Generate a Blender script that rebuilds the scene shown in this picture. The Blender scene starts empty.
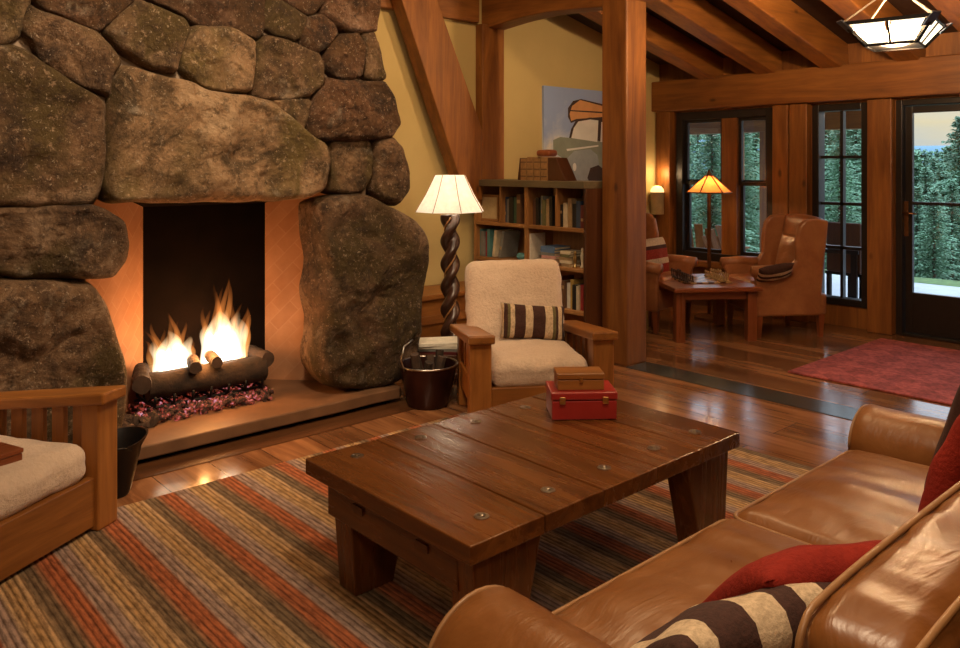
import bpy, bmesh, math, random
from mathutils import Vector, Matrix, noise, Euler
PI = math.pi
R = math.radians
random.seed(7)
SC = bpy.context.scene
COL = SC.collection

# ------------------------------------------------------------ camera
H = 1.55; F = 800.0; YAW = R(42.0); HOR = 165.0
SY, CY = math.sin(YAW), math.cos(YAW)
cam_d = bpy.data.cameras.new('camera')
cam = bpy.data.objects.new('camera', cam_d); COL.objects.link(cam)
cam.location = (0, 0, H)
cam.rotation_euler = (PI/2, 0, -YAW)
cam_d.sensor_width = 36.0; cam_d.lens = 36.0*F/960.0
cam_d.shift_y = -(324-HOR)/960.0
cam_d.clip_end = 500; cam_d.clip_start = 0.02
SC.camera = cam
SC.view_settings.view_transform = 'Standard'
SC.view_settings.look = 'None'
SC.view_settings.gamma = 1.0
SC.view_settings.use_curve_mapping = False
SC.view_settings.exposure = 0.0

# ------------------------------------------------------------ world (dusk sky)
w = bpy.data.worlds.new('dusk_sky'); SC.world = w; w.use_nodes = True
nt = w.node_tree; nt.nodes.clear()
N = nt.nodes.new; L = nt.links.new
tc = N('ShaderNodeTexCoord'); sep = N('ShaderNodeSeparateXYZ'); L(tc.outputs['Generated'], sep.inputs[0])
ns = N('ShaderNodeTexNoise'); ns.inputs['Scale'].default_value = 3.0; ns.inputs['Detail'].default_value = 5
mp = N('ShaderNodeMapping'); mp.inputs['Scale'].default_value = (1, 1, 6)
L(tc.outputs['Generated'], mp.inputs[0]); L(mp.outputs[0], ns.inputs['Vector'])
ma = N('ShaderNodeMath'); ma.operation = 'MULTIPLY_ADD'; ma.inputs[1].default_value = 0.12
L(ns.outputs['Fac'], ma.inputs[0]); L(sep.outputs['Z'], ma.inputs[2])
cr = N('ShaderNodeValToRGB'); e = cr.color_ramp.elements
e[0].position = 0.0; e[0].color = (0.35, 0.45, 0.60, 1)
e[1].position = 1.0; e[1].color = (2.8, 3.6, 4.6, 1)
for p, c in ((0.075, (0.62, 0.68, 0.72, 1)), (0.105, (0.95, 0.80, 0.52, 1)), (0.15, (0.85, 0.83, 0.78, 1)), (0.35, (2.4, 2.7, 3.1, 1))):
    q = e.new(p); q.color = c
L(ma.outputs[0], cr.inputs[0])
bg = N('ShaderNodeBackground'); bg.inputs['Strength'].default_value = 1.0
L(cr.outputs[0], bg.inputs[0]); ow = N('ShaderNodeOutputWorld'); L(bg.outputs[0], ow.inputs[0])

# ------------------------------------------------------------ lights of the room, and an added picture spot
def lamp(name, kind, loc, energy, color, size=0.1, rot=None, spot=None):
    d = bpy.data.lights.new(name, kind); d.energy = energy; d.color = color
    if kind == 'AREA':
        d.shape = 'DISK'; d.size = size
    else:
        d.shadow_soft_size = size
    if spot: d.spot_size = R(spot); d.spot_blend = 0.6
    o = bpy.data.objects.new(name, d); COL.objects.link(o); o.location = loc
    if rot: o.rotation_euler = rot
    return o
def aim(o, tgt):
    v = Vector(tgt) - o.location
    o.rotation_euler = v.to_track_quat('-Z', 'Y').to_euler()
WARM = (1.0, 0.64, 0.32); WARM2 = (1.0, 0.74, 0.47)
lamp('room_light', 'AREA', (1.6, 1.0, 3.55), 72, WARM2, 0.9)
lamp('room_light', 'AREA', (-0.6, -0.6, 3.4), 42, WARM2, 0.9)
lamp('room_light', 'AREA', (3.7, 2.9, 3.6), 38, WARM, 0.7)
o = lamp('spot_light', 'SPOT', (1.4, 2.6, 3.5), 260, WARM2, 0.08, spot=75); aim(o, (1.9, 4.4, 1.6))
o = lamp('spot_light', 'SPOT', (3.6, 3.6, 3.6), 60, WARM, 0.08, spot=80); aim(o, (4.2, 5.4, 1.8))
o = lamp('spot_light', 'SPOT', (5.6, 3.4, 3.0), 130, WARM2, 0.06, spot=50); aim(o, (5.9, 5.4, 2.0))  # added spot, no fixture behind it: brightens the canvas picture and wall
lamp('fire_light', 'POINT', (2.0, 4.66, 0.46), 26, (1.0, 0.42, 0.12), 0.12)

# ------------------------------------------------------------ projection helpers (real positions from the survey of the photo)
def W(px, py, z=0.0):
    d = F*(H-z)/(py-HOR); r = (px-480)/F*d
    return Vector((d*SY + r*CY, d*CY - r*SY, z))
def RD(r, d, z=0.0):
    return Vector((d*SY + r*CY, d*CY - r*SY, z))
def onY(px, py, Y):
    k = (px-480)/F
    d = Y/(CY - k*SY)
    return Vector((d*(SY + k*CY), Y, H + (HOR-py)/F*d))
def onX(px, py, X):
    k = (px-480)/F
    d = X/(SY + k*CY)
    return Vector((X, d*(CY - k*SY), H + (HOR-py)/F*d))

# ------------------------------------------------------------ materials
MATS = {}
def nodes(name):
    m = bpy.data.materials.new(name); m.use_nodes = True
    t = m.node_tree; b = t.nodes['Principled BSDF']
    return m, t, b
def setp(b, **k):
    for a, v in k.items():
        b.inputs[a].default_value = v
def coords(t, rnd=True, kind='Object'):
    tc = t.nodes.new('ShaderNodeTexCoord')
    if not rnd: return tc.outputs[kind]
    oi = t.nodes.new('ShaderNodeObjectInfo')
    m = t.nodes.new('ShaderNodeVectorMath'); m.operation = 'MULTIPLY_ADD'
    cmb = t.nodes.new('ShaderNodeCombineXYZ')
    for i in range(3): t.links.new(oi.outputs['Random'], cmb.inputs[i])
    m.inputs[1].default_value = (17.3, 31.7, 23.1)
    t.links.new(cmb.outputs[0], m.inputs[0]); t.links.new(tc.outputs[kind], m.inputs[2])
    return m.outputs[0]
def ramp(t, fac, stops, interp='LINEAR'):
    r = t.nodes.new('ShaderNodeValToRGB'); r.color_ramp.interpolation = interp
    e = r.color_ramp.elements
    e[0].position = stops[0][0]; e[0].color = (*stops[0][1], 1)
    e[1].position = stops[-1][0]; e[1].color = (*stops[-1][1], 1)
    for p, c in stops[1:-1]:
        q = e.new(p); q.color = (*c, 1)
    t.links.new(fac, r.inputs[0]); return r.outputs[0]
def noisen(t, vec, scale, detail=4, rough=0.6, dist=0.0, sc=None):
    if sc:
        mp = t.nodes.new('ShaderNodeMapping'); mp.inputs['Scale'].default_value = sc
        t.links.new(vec, mp.inputs[0]); vec = mp.outputs[0]
    n = t.nodes.new('ShaderNodeTexNoise'); n.inputs['Scale'].default_value = scale
    n.inputs['Detail'].default_value = detail; n.inputs['Roughness'].default_value = rough
    n.inputs['Distortion'].default_value = dist
    t.links.new(vec, n.inputs['Vector']); return n.outputs['Fac']
def mix(t, fac, a, b, mode='MIX'):
    m = t.nodes.new('ShaderNodeMix'); m.data_type = 'RGBA'; m.blend_type = mode
    for sock, v in ((m.inputs['Factor'], fac), (m.inputs[6], a), (m.inputs[7], b)):
        if isinstance(v, (int, float)): sock.default_value = v
        elif isinstance(v, tuple): sock.default_value = (*v, 1)
        else: t.links.new(v, sock)
    return m.outputs[2]
def bump(t, b, h, strength=0.3, dist=0.02):
    n = t.nodes.new('ShaderNodeBump'); n.inputs['Strength'].default_value = strength
    n.inputs['Distance'].default_value = dist
    t.links.new(h, n.inputs['Height']); t.links.new(n.outputs[0], b.inputs['Normal'])

def wood(name, c1, c2, axis='X', rough=0.45, scale=9.0, bstr=0.25, knots=True, spec=0.5, wear=0.0):
    m, t, b = nodes(name)
    v = coords(t)
    s = {'X': (0.09, 1, 1), 'Y': (1, 0.09, 1), 'Z': (1, 1, 0.09)}[axis]
    g = noisen(t, v, scale, 6, 0.65, 1.2, s)
    g2 = noisen(t, v, scale*3.5, 3, 0.6, 0.3, s)
    big = noisen(t, v, 1.7, 2, 0.5, 0)
    mid = tuple((a+c)/2 for a, c in zip(c1, c2))
    col = ramp(t, g, [(0.32, c1), (0.5, mid), (0.66, c2)])
    col = mix(t, 0.35, col, ramp(t, g2, [(0.3, c1), (0.7, c2)]))
    col = mix(t, 0.5, col, ramp(t, big, [(0.3, (0.55, 0.50, 0.46)), (0.7, (1.15, 1.1, 1.05))]), 'MULTIPLY')
    oi = t.nodes.new('ShaderNodeObjectInfo')
    col = mix(t, 0.6, col, ramp(t, oi.outputs['Random'], [(0, (0.78, 0.75, 0.72)), (1, (1.15, 1.12, 1.1))]), 'MULTIPLY')
    if knots:
        vo = t.nodes.new('ShaderNodeTexVoronoi'); vo.inputs['Scale'].default_value = 3.2
        mp = t.nodes.new('ShaderNodeMapping'); mp.inputs['Scale'].default_value = tuple(1.0 if q == 1 else 0.5 for q in s)
        t.links.new(v, mp.inputs[0]); t.links.new(mp.outputs[0], vo.inputs['Vector'])
        k = ramp(t, vo.outputs['Distance'], [(0.035, (0.25, 0.18, 0.15)), (0.085, (1, 1, 1))])
        col = mix(t, 0.8, col, k, 'MULTIPLY')
    t.links.new(col, b.inputs['Base Color'])
    rr = t.nodes.new('ShaderNodeMapRange'); rr.inputs['To Min'].default_value = max(0.05, rough-0.12); rr.inputs['To Max'].default_value = rough+0.15
    t.links.new(g, rr.inputs['Value']); t.links.new(rr.outputs[0], b.inputs['Roughness'])
    b.inputs['Specular IOR Level'].default_value = spec
    bump(t, b, g, bstr, 0.01)
    return m
def plain(name, c, rough=0.6, metal=0.0, var=0.25, scale=12, bstr=0.1, spec=0.5, c2=None):
    m, t, b = nodes(name)
    v = coords(t)
    n = noisen(t, v, scale, 5, 0.6)
    c2 = c2 or tuple(max(0, x*(1-var)) for x in c)
    t.links.new(ramp(t, n, [(0.3, c2), (0.7, c)]), b.inputs['Base Color'])
    setp(b, Roughness=rough, Metallic=metal); b.inputs['Specular IOR Level'].default_value = spec
    if bstr: bump(t, b, n, bstr, 0.01)
    return m
def emis(name, c, s):
    m, t, b = nodes(name)
    setp(b, **{'Base Color': (*c, 1), 'Emission Color': (*c, 1), 'Emission Strength': s}); return m

M = {}
for ax in 'XYZ':
    M['timber'+ax] = wood('timber_'+ax, (0.125, 0.038, 0.008), (0.38, 0.150, 0.030), ax, 0.5, 7)
    M['chair'+ax] = wood('chair_wood_'+ax, (0.19, 0.066, 0.013), (0.42, 0.168, 0.036), ax, 0.4, 10, 0.2, False)
    M['case'+ax] = wood('bookcase_wood_'+ax, (0.22, 0.095, 0.028), (0.42, 0.21, 0.075), ax, 0.45, 10, 0.2, False)
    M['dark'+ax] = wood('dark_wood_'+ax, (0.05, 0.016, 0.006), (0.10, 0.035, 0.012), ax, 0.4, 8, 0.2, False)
    M['table'+ax] = wood('table_wood_'+ax, (0.065, 0.019, 0.0045), (0.185, 0.064, 0.013), ax, 0.25, 9, 0.45, True)
    M['red'+ax] = wood('red_wood_'+ax, (0.16, 0.04, 0.014), (0.30, 0.09, 0.03), ax, 0.3, 9, 0.15, False)
M['frame'] = plain('dark_window_frame', (0.018, 0.012, 0.010), 0.4, 0, 0.3, 20)
M['iron'] = plain('black_iron', (0.012, 0.010, 0.010), 0.45, 0.6, 0.3, 20)
M['steel'] = plain('worn_steel', (0.55, 0.50, 0.45), 0.3, 1.0, 0.4, 30)
M['bronze'] = plain('bronze', (0.28, 0.13, 0.06), 0.4, 1.0, 0.3, 30)
M['brass'] = plain('brass', (0.65, 0.45, 0.18), 0.3, 1.0, 0.2, 30)
M['wall'] = plain('ochre_plaster', (0.55, 0.42, 0.18), 0.85, 0, 0.07, 3, 0.05)
M['plaster2'] = plain('beige_plaster', (0.45, 0.35, 0.20), 0.9, 0, 0.1, 3, 0.05)

# stone
def stone_mat(name, base, dark, light, moss):
    m, t, b = nodes(name)
    v = coords(t)
    n1 = noisen(t, v, 2.6, 8, 0.72, 0.5)
    n2 = noisen(t, v, 9, 8, 0.75, 0.2)
    n3 = noisen(t, v, 28, 5, 0.75, 0)
    n4 = noisen(t, v, 1.5, 4, 0.6, 0.8)
    n5 = noisen(t, v, 4.5, 6, 0.7, 0.4)
    c = ramp(t, n1, [(0.36, dark), (0.52, base), (0.68, light)])
    c = mix(t, ramp(t, n4, [(0.46, (0, 0, 0)), (0.60, (1, 1, 1))]), c, moss)
    c = mix(t, ramp(t, n2, [(0.50, (0, 0, 0)), (0.64, (0.75, 0.75, 0.75))]), c, dark)
    c = mix(t, ramp(t, n5, [(0.60, (0, 0, 0)), (0.70, (0.6, 0.6, 0.6))]), c, (0.35, 0.29, 0.22))
    c = mix(t, ramp(t, n3, [(0.57, (0, 0, 0)), (0.66, (0.7, 0.7, 0.7))]), c, light)
    n6 = noisen(t, v, 17, 6, 0.8, 0.3)
    c = mix(t, ramp(t, n6, [(0.54, (0, 0, 0)), (0.62, (0.65, 0.65, 0.65))]), c, dark)
    n7 = noisen(t, v, 60, 3, 0.7, 0)
    c = mix(t, ramp(t, n7, [(0.63, (0, 0, 0)), (0.68, (0.8, 0.8, 0.8))]), c, (0.42, 0.34, 0.25))
    oi = t.nodes.new('ShaderNodeObjectInfo')
    c = mix(t, 0.8, c, ramp(t, oi.outputs['Random'], [(0, (0.62, 0.58, 0.55)), (0.5, (1.0, 0.95, 0.9)), (1, (1.15, 1.15, 1.15))]), 'MULTIPLY')
    t.links.new(c, b.inputs['Base Color']); setp(b, Roughness=0.8)
    b.inputs['Specular IOR Level'].default_value = 0.35
    ad = t.nodes.new('ShaderNodeMath'); ad.operation = 'MULTIPLY_ADD'; ad.inputs[1].default_value = 0.35
    t.links.new(n6, ad.inputs[0]); t.links.new(n2, ad.inputs[2])
    bump(t, b, ad.outputs[0], 1.0, 0.06)
    return m
M['stone'] = stone_mat('granite', (0.20, 0.115, 0.060), (0.038, 0.020, 0.011), (0.42, 0.29, 0.19), (0.085, 0.055, 0.016))
M['stoneL'] = stone_mat('light_granite', (0.33, 0.20, 0.105), (0.055, 0.034, 0.015), (0.48, 0.34, 0.21), (0.14, 0.095, 0.03))
M['stoneD'] = stone_mat('dark_granite', (0.13, 0.060, 0.026), (0.022, 0.012, 0.007), (0.34, 0.21, 0.14), (0.10, 0.050, 0.018))
M['mortar'] = plain('mortar', (0.33, 0.24, 0.17), 0.95, 0, 0.35, 18, 0.5)
M['hearth'] = plain('hearth_slab', (0.20, 0.10, 0.05), 0.5, 0, 0.4, 5, 0.3)
M['soot'] = plain('soot_shade_brick', (0.007, 0.0035, 0.0022), 0.98, 0, 0.5, 8, 0.3, 0.1)
def brick_mat():
    m, t, b = nodes('herringbone_firebrick')
    v = coords(t, False)
    # herringbone: two brick fields at right angles in alternating zigzag bands
    mp = t.nodes.new('ShaderNodeMapping'); mp.inputs['Rotation'].default_value = (0, R(45), 0)
    t.links.new(v, mp.inputs[0])
    sp = t.nodes.new('ShaderNodeSeparateXYZ'); t.links.new(mp.outputs[0], sp.inputs[0])
    cb = t.nodes.new('ShaderNodeCombineXYZ'); t.links.new(sp.outputs[0], cb.inputs[0]); t.links.new(sp.outputs[2], cb.inputs[1])
    br = t.nodes.new('ShaderNodeTexBrick'); t.links.new(cb.outputs[0], br.inputs['Vector'])
    br.inputs['Color1'].default_value = (0.42, 0.205, 0.10, 1); br.inputs['Color2'].default_value = (0.36, 0.165, 0.078, 1)
    br.inputs['Mortar'].default_value = (0.43, 0.22, 0.115, 1)
    br.inputs['Scale'].default_value = 1; br.inputs['Mortar Size'].default_value = 0.004
    br.inputs['Brick Width'].default_value = 0.2; br.inputs['Row Height'].default_value = 0.085
    n = noisen(t, v, 6, 5)
    c = mix(t, 0.5, br.outputs['Color'], ramp(t, n, [(0.3, (0.6, 0.55, 0.5)), (0.7, (1.1, 1.1, 1.1))]), 'MULTIPLY')
    t.links.new(c, b.inputs['Base Color']); setp(b, Roughness=0.85)
    bump(t, b, br.outputs['Fac'], -0.2, 0.01)
    return m
M['brick'] = brick_mat()

def floor_mat():
    m, t, b = nodes('plank_floor')
    v = coords(t, False)
    sp = t.nodes.new('ShaderNodeSeparateXYZ'); t.links.new(v, sp.inputs[0])
    cb = t.nodes.new('ShaderNodeCombineXYZ'); t.links.new(sp.outputs[1], cb.inputs[0]); t.links.new(sp.outputs[0], cb.inputs[1])
    br = t.nodes.new('ShaderNodeTexBrick'); t.links.new(cb.outputs[0], br.inputs['Vector'])
    br.inputs['Color1'].default_value = (0.55, 0.55, 0.55, 1); br.inputs['Color2'].default_value = (1.2, 1.2, 1.2, 1)
    br.inputs['Mortar'].default_value = (0.12, 0.10, 0.1, 1); br.offset = 0.37
    br.inputs['Scale'].default_value = 1; br.inputs['Mortar Size'].default_value = 0.003
    br.inputs['Brick Width'].default_value = 2.3; br.inputs['Row Height'].default_value = 0.29; br.inputs['Bias'].default_value = -0.1
    g = noisen(t, v, 8, 6, 0.65, 1.0, (1, 0.09, 1))
    g2 = noisen(t, v, 2.2, 4, 0.6, 0.4)
    c = ramp(t, g, [(0.3, (0.12, 0.045, 0.018)), (0.5, (0.25, 0.108, 0.045)), (0.7, (0.40, 0.19, 0.08))])
    c = mix(t, 0.85, c, br.outputs['Color'], 'MULTIPLY')
    t.links.new(c, b.inputs['Base Color'])
    t.links.new(ramp(t, g2, [(0.3, (0.10,)*3), (0.7, (0.24,)*3)]), b.inputs['Roughness'])
    ad = t.nodes.new('ShaderNodeMath'); ad.operation = 'MULTIPLY_ADD'; ad.inputs[1].default_value = 0.35
    t.links.new(g, ad.inputs[0])
    inv = t.nodes.new('ShaderNodeMath'); inv.operation = 'SUBTRACT'; inv.inputs[0].default_value = 1
    t.links.new(br.outputs['Fac'], inv.inputs[1]); t.links.new(inv.outputs[0], ad.inputs[2])
    bump(t, b, ad.outputs[0], 0.18, 0.006)
    return m
M['floor'] = floor_mat()
M['slate'] = plain('slate_threshold', (0.05, 0.055, 0.05), 0.22, 0, 0.5, 6, 0.25)

def rug_mat():
    m, t, b = nodes('striped_braided_rug')
    v = coords(t, False)
    sp = t.nodes.new('ShaderNodeSeparateXYZ'); t.links.new(v, sp.inputs[0])
    wob = noisen(t, v, 1.3, 2)
    wa = t.nodes.new('ShaderNodeMath'); wa.operation = 'MULTIPLY_ADD'; wa.inputs[1].default_value = 0.02
    t.links.new(wob, wa.inputs[0]); t.links.new(sp.outputs[0], wa.inputs[2])
    md = t.nodes.new('ShaderNodeMath'); md.operation = 'DIVIDE'; md.inputs[1].default_value = 0.29
    t.links.new(wa.outputs[0], md.inputs[0])
    of = t.nodes.new('ShaderNodeMath'); of.operation = 'ADD'; of.inputs[1].default_value = 10 - 1.378/0.29
    t.links.new(md.outputs[0], of.inputs[0])
    fr = t.nodes.new('ShaderNodeMath'); fr.operation = 'FRACT'; t.links.new(of.outputs[0], fr.inputs[0])
    rust = (0.34, 0.105, 0.045); rust2 = (0.28, 0.125, 0.065); mauve = (0.31, 0.215, 0.175); tan = (0.42, 0.275, 0.15); gold = (0.37, 0.22, 0.095); dk = (0.165, 0.11, 0.065)
    c = ramp(t, fr.outputs[0], [(0.0, rust2), (0.05, rust), (0.24, rust), (0.28, mauve), (0.44, mauve), (0.50, tan), (0.62, gold), (0.76, tan), (0.81, dk), (0.94, dk), (1.0, rust2)])
    sp2 = noisen(t, v, 75, 3, 0.65, 0, (1.0, 0.22, 1))
    c = mix(t, 0.75, c, ramp(t, sp2, [(0.36, (0.50, 0.45, 0.42)), (0.5, (1, 1, 1)), (0.66, (1.45, 1.4, 1.3))]), 'MULTIPLY')
    # braid ridges
    wv = t.nodes.new('ShaderNodeTexWave'); wv.bands_direction = 'X'; wv.inputs['Scale'].default_value = 0.314/0.0225
    wv.inputs['Distortion'].default_value = 0.5; wv.inputs['Detail Scale'].default_value = 4
    t.links.new(v, wv.inputs['Vector'])
    c = mix(t, 0.75, c, ramp(t, wv.outputs['Fac'], [(0.0, (0.36, 0.31, 0.28)), (0.35, (1, 1, 1)), (1, (1.1, 1.1, 1.1))]), 'MULTIPLY')
    t.links.new(c, b.inputs['Base Color']); setp(b, Roughness=0.95); b.inputs['Specular IOR Level'].default_value = 0.2
    ad = t.nodes.new('ShaderNodeMath'); ad.operation = 'MULTIPLY_ADD'; ad.inputs[1].default_value = 0.5
    t.links.new(sp2, ad.inputs[0]); t.links.new(wv.outputs['Fac'], ad.inputs[2])
    bump(t, b, ad.outputs[0], 0.5, 0.008)
    return m
M['rug'] = rug_mat()
def red_rug_mat():
    m, t, b = nodes('red_patterned_rug')
    v = coords(t, False)
    mp = t.nodes.new('ShaderNodeMapping'); mp.inputs['Rotation'].default_value = (0, 0, R(45)); t.links.new(v, mp.inputs[0])
    br = t.nodes.new('ShaderNodeTexChecker'); br.inputs['Scale'].default_value = 5; t.links.new(mp.outputs[0], br.inputs['Vector'])
    br.inputs['Color1'].default_value = (0.42, 0.085, 0.070, 1); br.inputs['Color2'].default_value = (0.31, 0.058, 0.048, 1)
    n = noisen(t, v, 22, 4, 0.8)
    c = mix(t, 0.8, br.outputs[0], ramp(t, n, [(0.4, (0.55, 0.5, 0.5)), (0.6, (1.25, 1.3, 1.3))]), 'MULTIPLY')
    t.links.new(c, b.inputs['Base Color']); setp(b, Roughness=0.95); bump(t, b, n, 0.4, 0.01)
    return m
M['redrug'] = red_rug_mat()
def leather(name, c, cd, rough=0.33):
    m, t, b = nodes(name)
    v = coords(t)
    n = noisen(t, v, 3.0, 5, 0.65, 0.5); f = noisen(t, v, 90, 3, 0.6)
    wr = noisen(t, v, 5.0, 4, 0.6, 1.2, (0.5, 1.6, 1))
    t.links.new(ramp(t, n, [(0.3, cd), (0.68, c)]), b.inputs['Base Color'])
    t.links.new(ramp(t, n, [(0.3, (rough-0.08,)*3), (0.7, (rough+0.12,)*3)]), b.inputs['Roughness'])
    ad = t.nodes.new('ShaderNodeMath'); ad.operation = 'MULTIPLY_ADD'; ad.inputs[1].default_value = 0.05
    t.links.new(f, ad.inputs[0]); t.links.new(wr, ad.inputs[2])
    bump(t, b, ad.outputs[0], 0.18, 0.03)
    return m
M['leather'] = leather('cognac_leather', (0.25, 0.096, 0.024), (0.14, 0.046, 0.011), 0.34)
M['leatherT'] = leather('tan_leather', (0.40, 0.165, 0.065), (0.22, 0.075, 0.028), 0.33)
M['leatherD'] = leather('dark_leather', (0.16, 0.055, 0.03), (0.09, 0.03, 0.018), 0.33)
M['piping'] = plain('leather_piping', (0.34, 0.17, 0.07), 0.4, 0, 0.2, 20, 0)
def fabric(name, c, c2, scale=60, bstr=0.5, rough=0.95, sheen=0.0):
    m, t, b = nodes(name)
    v = coords(t)
    n = noisen(t, v, scale, 4, 0.7); n2 = noisen(t, v, 5, 4, 0.6)
    cc = mix(t, 0.5, ramp(t, n, [(0.3, c2), (0.7, c)]), ramp(t, n2, [(0.3, c2), (0.65, c)]))
    t.links.new(cc, b.inputs['Base Color']); setp(b, Roughness=rough); b.inputs['Specular IOR Level'].default_value = 0.15
    b.inputs['Sheen Weight'].default_value = sheen
    ad = t.nodes.new('ShaderNodeMath'); ad.operation = 'ADD'; t.links.new(n, ad.inputs[0]); t.links.new(n2, ad.inputs[1])
    bump(t, b, ad.outputs[0], bstr, 0.012)
    return m
M['sheep'] = fabric('sheepskin', (0.74, 0.58, 0.45), (0.58, 0.43, 0.32), 55, 0.8, 1.0, 0.3)
M['redfab'] = fabric('red_woven_fabric', (0.30, 0.028, 0.016), (0.17, 0.014, 0.010), 80, 0.5)
def striped(name, stops, axis=0, period=None, interp='CONSTANT'):
    m, t, b = nodes(name)
    v = coords(t, False, 'Generated')
    sp = t.nodes.new('ShaderNodeSeparateXYZ'); t.links.new(v, sp.inputs[0])
    c = ramp(t, sp.outputs[axis], stops, interp)
    n = noisen(t, coords(t), 70, 3, 0.7)
    c = mix(t, 0.7, c, ramp(t, n, [(0.35, (0.6, 0.58, 0.55)), (0.65, (1.15, 1.15, 1.15))]), 'MULTIPLY')
    t.links.new(c, b.inputs['Base Color']); setp(b, Roughness=0.95); bump(t, b, n, 0.4, 0.008)
    return m
CRM = (0.58, 0.44, 0.29); BRN = (0.055, 0.020, 0.014); OLV = (0.13, 0.11, 0.045)
M['stripeA'] = striped('striped_wool', [(0, CRM), (0.05, BRN), (0.10, OLV), (0.14, CRM), (0.20, BRN), (0.36, CRM), (0.47, BRN), (0.66, CRM), (0.78, OLV), (0.83, BRN), (0.87, CRM), (0.93, BRN), (1.0, BRN)])
M['stripeB'] = striped('striped_wool_wide', [(0, BRN), (0.09, CRM), (0.20, BRN), (0.42, CRM), (0.56, CRM), (0.60, BRN), (0.72, CRM), (0.86, BRN), (1.0, BRN)])
M['stripeC'] = striped('striped_wool_small', [(0, CRM), (0.15, BRN), (0.3, CRM), (0.45, BRN), (0.6, CRM), (0.75, BRN), (1.0, CRM)], 2)
M['stripeD'] = striped('red_striped_cloth', [(0, (0.35, 0.03, 0.02)), (0.3, (0.6, 0.5, 0.4)), (0.45, (0.30, 0.03, 0.02)), (0.7, (0.06, 0.02, 0.02)), (0.8, (0.6, 0.5, 0.4)), (1.0, (0.3, 0.03, 0.02))], 2)
M['redbox'] = plain('red_lacquer', (0.34, 0.022, 0.018), 0.3, 0, 0.3, 6, 0.05)
M['glow_shade'] = None
def shade_mat(name, c, em, trans=0.6):
    m = bpy.data.materials.new(name); m.use_nodes = True; t = m.node_tree; t.nodes.clear()
    o = t.nodes.new('ShaderNodeOutputMaterial'); d = t.nodes.new('ShaderNodeBsdfDiffuse'); tr = t.nodes.new('ShaderNodeBsdfTranslucent')
    mx = t.nodes.new('ShaderNodeMixShader'); mx.inputs[0].default_value = trans
    n = noisen(t, coords(t), 25, 4)
    cc = ramp(t, n, [(0.3, tuple(x*0.85 for x in c)), (0.7, c)])
    t.links.new(cc, d.inputs[0]); t.links.new(cc, tr.inputs[0])
    t.links.new(d.outputs[0], mx.inputs[1]); t.links.new(tr.outputs[0], mx.inputs[2])
    e = t.nodes.new('ShaderNodeEmission'); t.links.new(cc, e.inputs[0]); e.inputs[1].default_value = em
    ad = t.nodes.new('ShaderNodeAddShader'); t.links.new(mx.outputs[0], ad.inputs[0]); t.links.new(e.outputs[0], ad.inputs[1])
    t.links.new(ad.outputs[0], o.inputs[0]); return m
M['shade'] = shade_mat('parchment_shade', (0.93, 0.88, 0.80), 0.16, 0.5)
M['mica'] = shade_mat('amber_mica', (0.85, 0.28, 0.07), 0.35)
M['panel'] = emis('frosted_glass_lit', (1.0, 0.86, 0.62), 2.2)
M['bulb'] = emis('bulb_glow', (1.0, 0.85, 0.6), 12)
M['sconce_glow'] = emis('sconce_glow', (1.0, 0.75, 0.30), 1.6)
def glass():
    m = bpy.data.materials.new('window_glass'); m.use_nodes = True; t = m.node_tree; t.nodes.clear()
    o = t.nodes.new('ShaderNodeOutputMaterial'); tr = t.nodes.new('ShaderNodeBsdfTransparent'); gl = t.nodes.new('ShaderNodeBsdfGlossy')
    gl.inputs['Roughness'].default_value = 0.02; tr.inputs[0].default_value = (0.93, 0.96, 0.97, 1)
    fr = t.nodes.new('ShaderNodeFresnel'); fr.inputs[0].default_value = 1.45
    mx = t.nodes.new('ShaderNodeMixShader'); t.links.new(fr.outputs[0], mx.inputs[0])
    t.links.new(tr.outputs[0], mx.inputs[1]); t.links.new(gl.outputs[0], mx.inputs[2]); t.links.new(mx.outputs[0], o.inputs[0])
    return m
M['glass'] = glass()

# ------------------------------------------------------------ object helpers
def obj(name, bm, mat, parent=None, smooth=False, bevel=0.0, kind=None, auto=None):
    me = bpy.data.meshes.new(name)
    if any(abs(v.co.x) > 1e5 for v in bm.verts): raise ValueError(name)
    bmesh.ops.recalc_face_normals(bm, faces=bm.faces[:])
    bm.to_mesh(me); bm.free()
    for mm in (mat if isinstance(mat, (list, tuple)) else [mat]): me.materials.append(mm)
    if smooth:
        for p in me.polygons: p.use_smooth = True
    o = bpy.data.objects.new(name, me); COL.objects.link(o)
    if auto is not None:
        for p in me.polygons: p.use_smooth = True
        me.set_sharp_from_angle(angle=R(auto))
    if bevel:
        b = o.modifiers.new('bevel', 'BEVEL'); b.width = bevel; b.segments = 2; b.limit_method = 'ANGLE'; b.angle_limit = R(40)
    if parent: o.parent = parent
    if kind: o['kind'] = kind
    return o
def thing(name, label, cat, loc=(0, 0, 0), rz=0, group=None):
    o = bpy.data.objects.new(name, None); COL.objects.link(o)
    o.empty_display_size = 0.1
    o.location = loc; o.rotation_euler = (0, 0, rz); o['label'] = label; o['category'] = cat
    if group: o['group'] = group
    return o
def tag(o, label, cat, group=None):
    o['label'] = label; o['category'] = cat
    if group: o['group'] = group
    return o
def kids(o): return [c for c in COL.objects if c.parent == o]
def dup(root, loc, rz, label=None, group=None):
    r = root.copy(); COL.objects.link(r); r.location = loc; r.rotation_euler = (0, 0, rz)
    if label: r['label'] = label
    if group: r['group'] = group
    for ch in kids(root):
        c = ch.copy(); COL.objects.link(c); c.parent = r
        for g in kids(ch):
            d = g.copy(); COL.objects.link(d); d.parent = c
    return r
def NB(): return bmesh.new()
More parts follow.
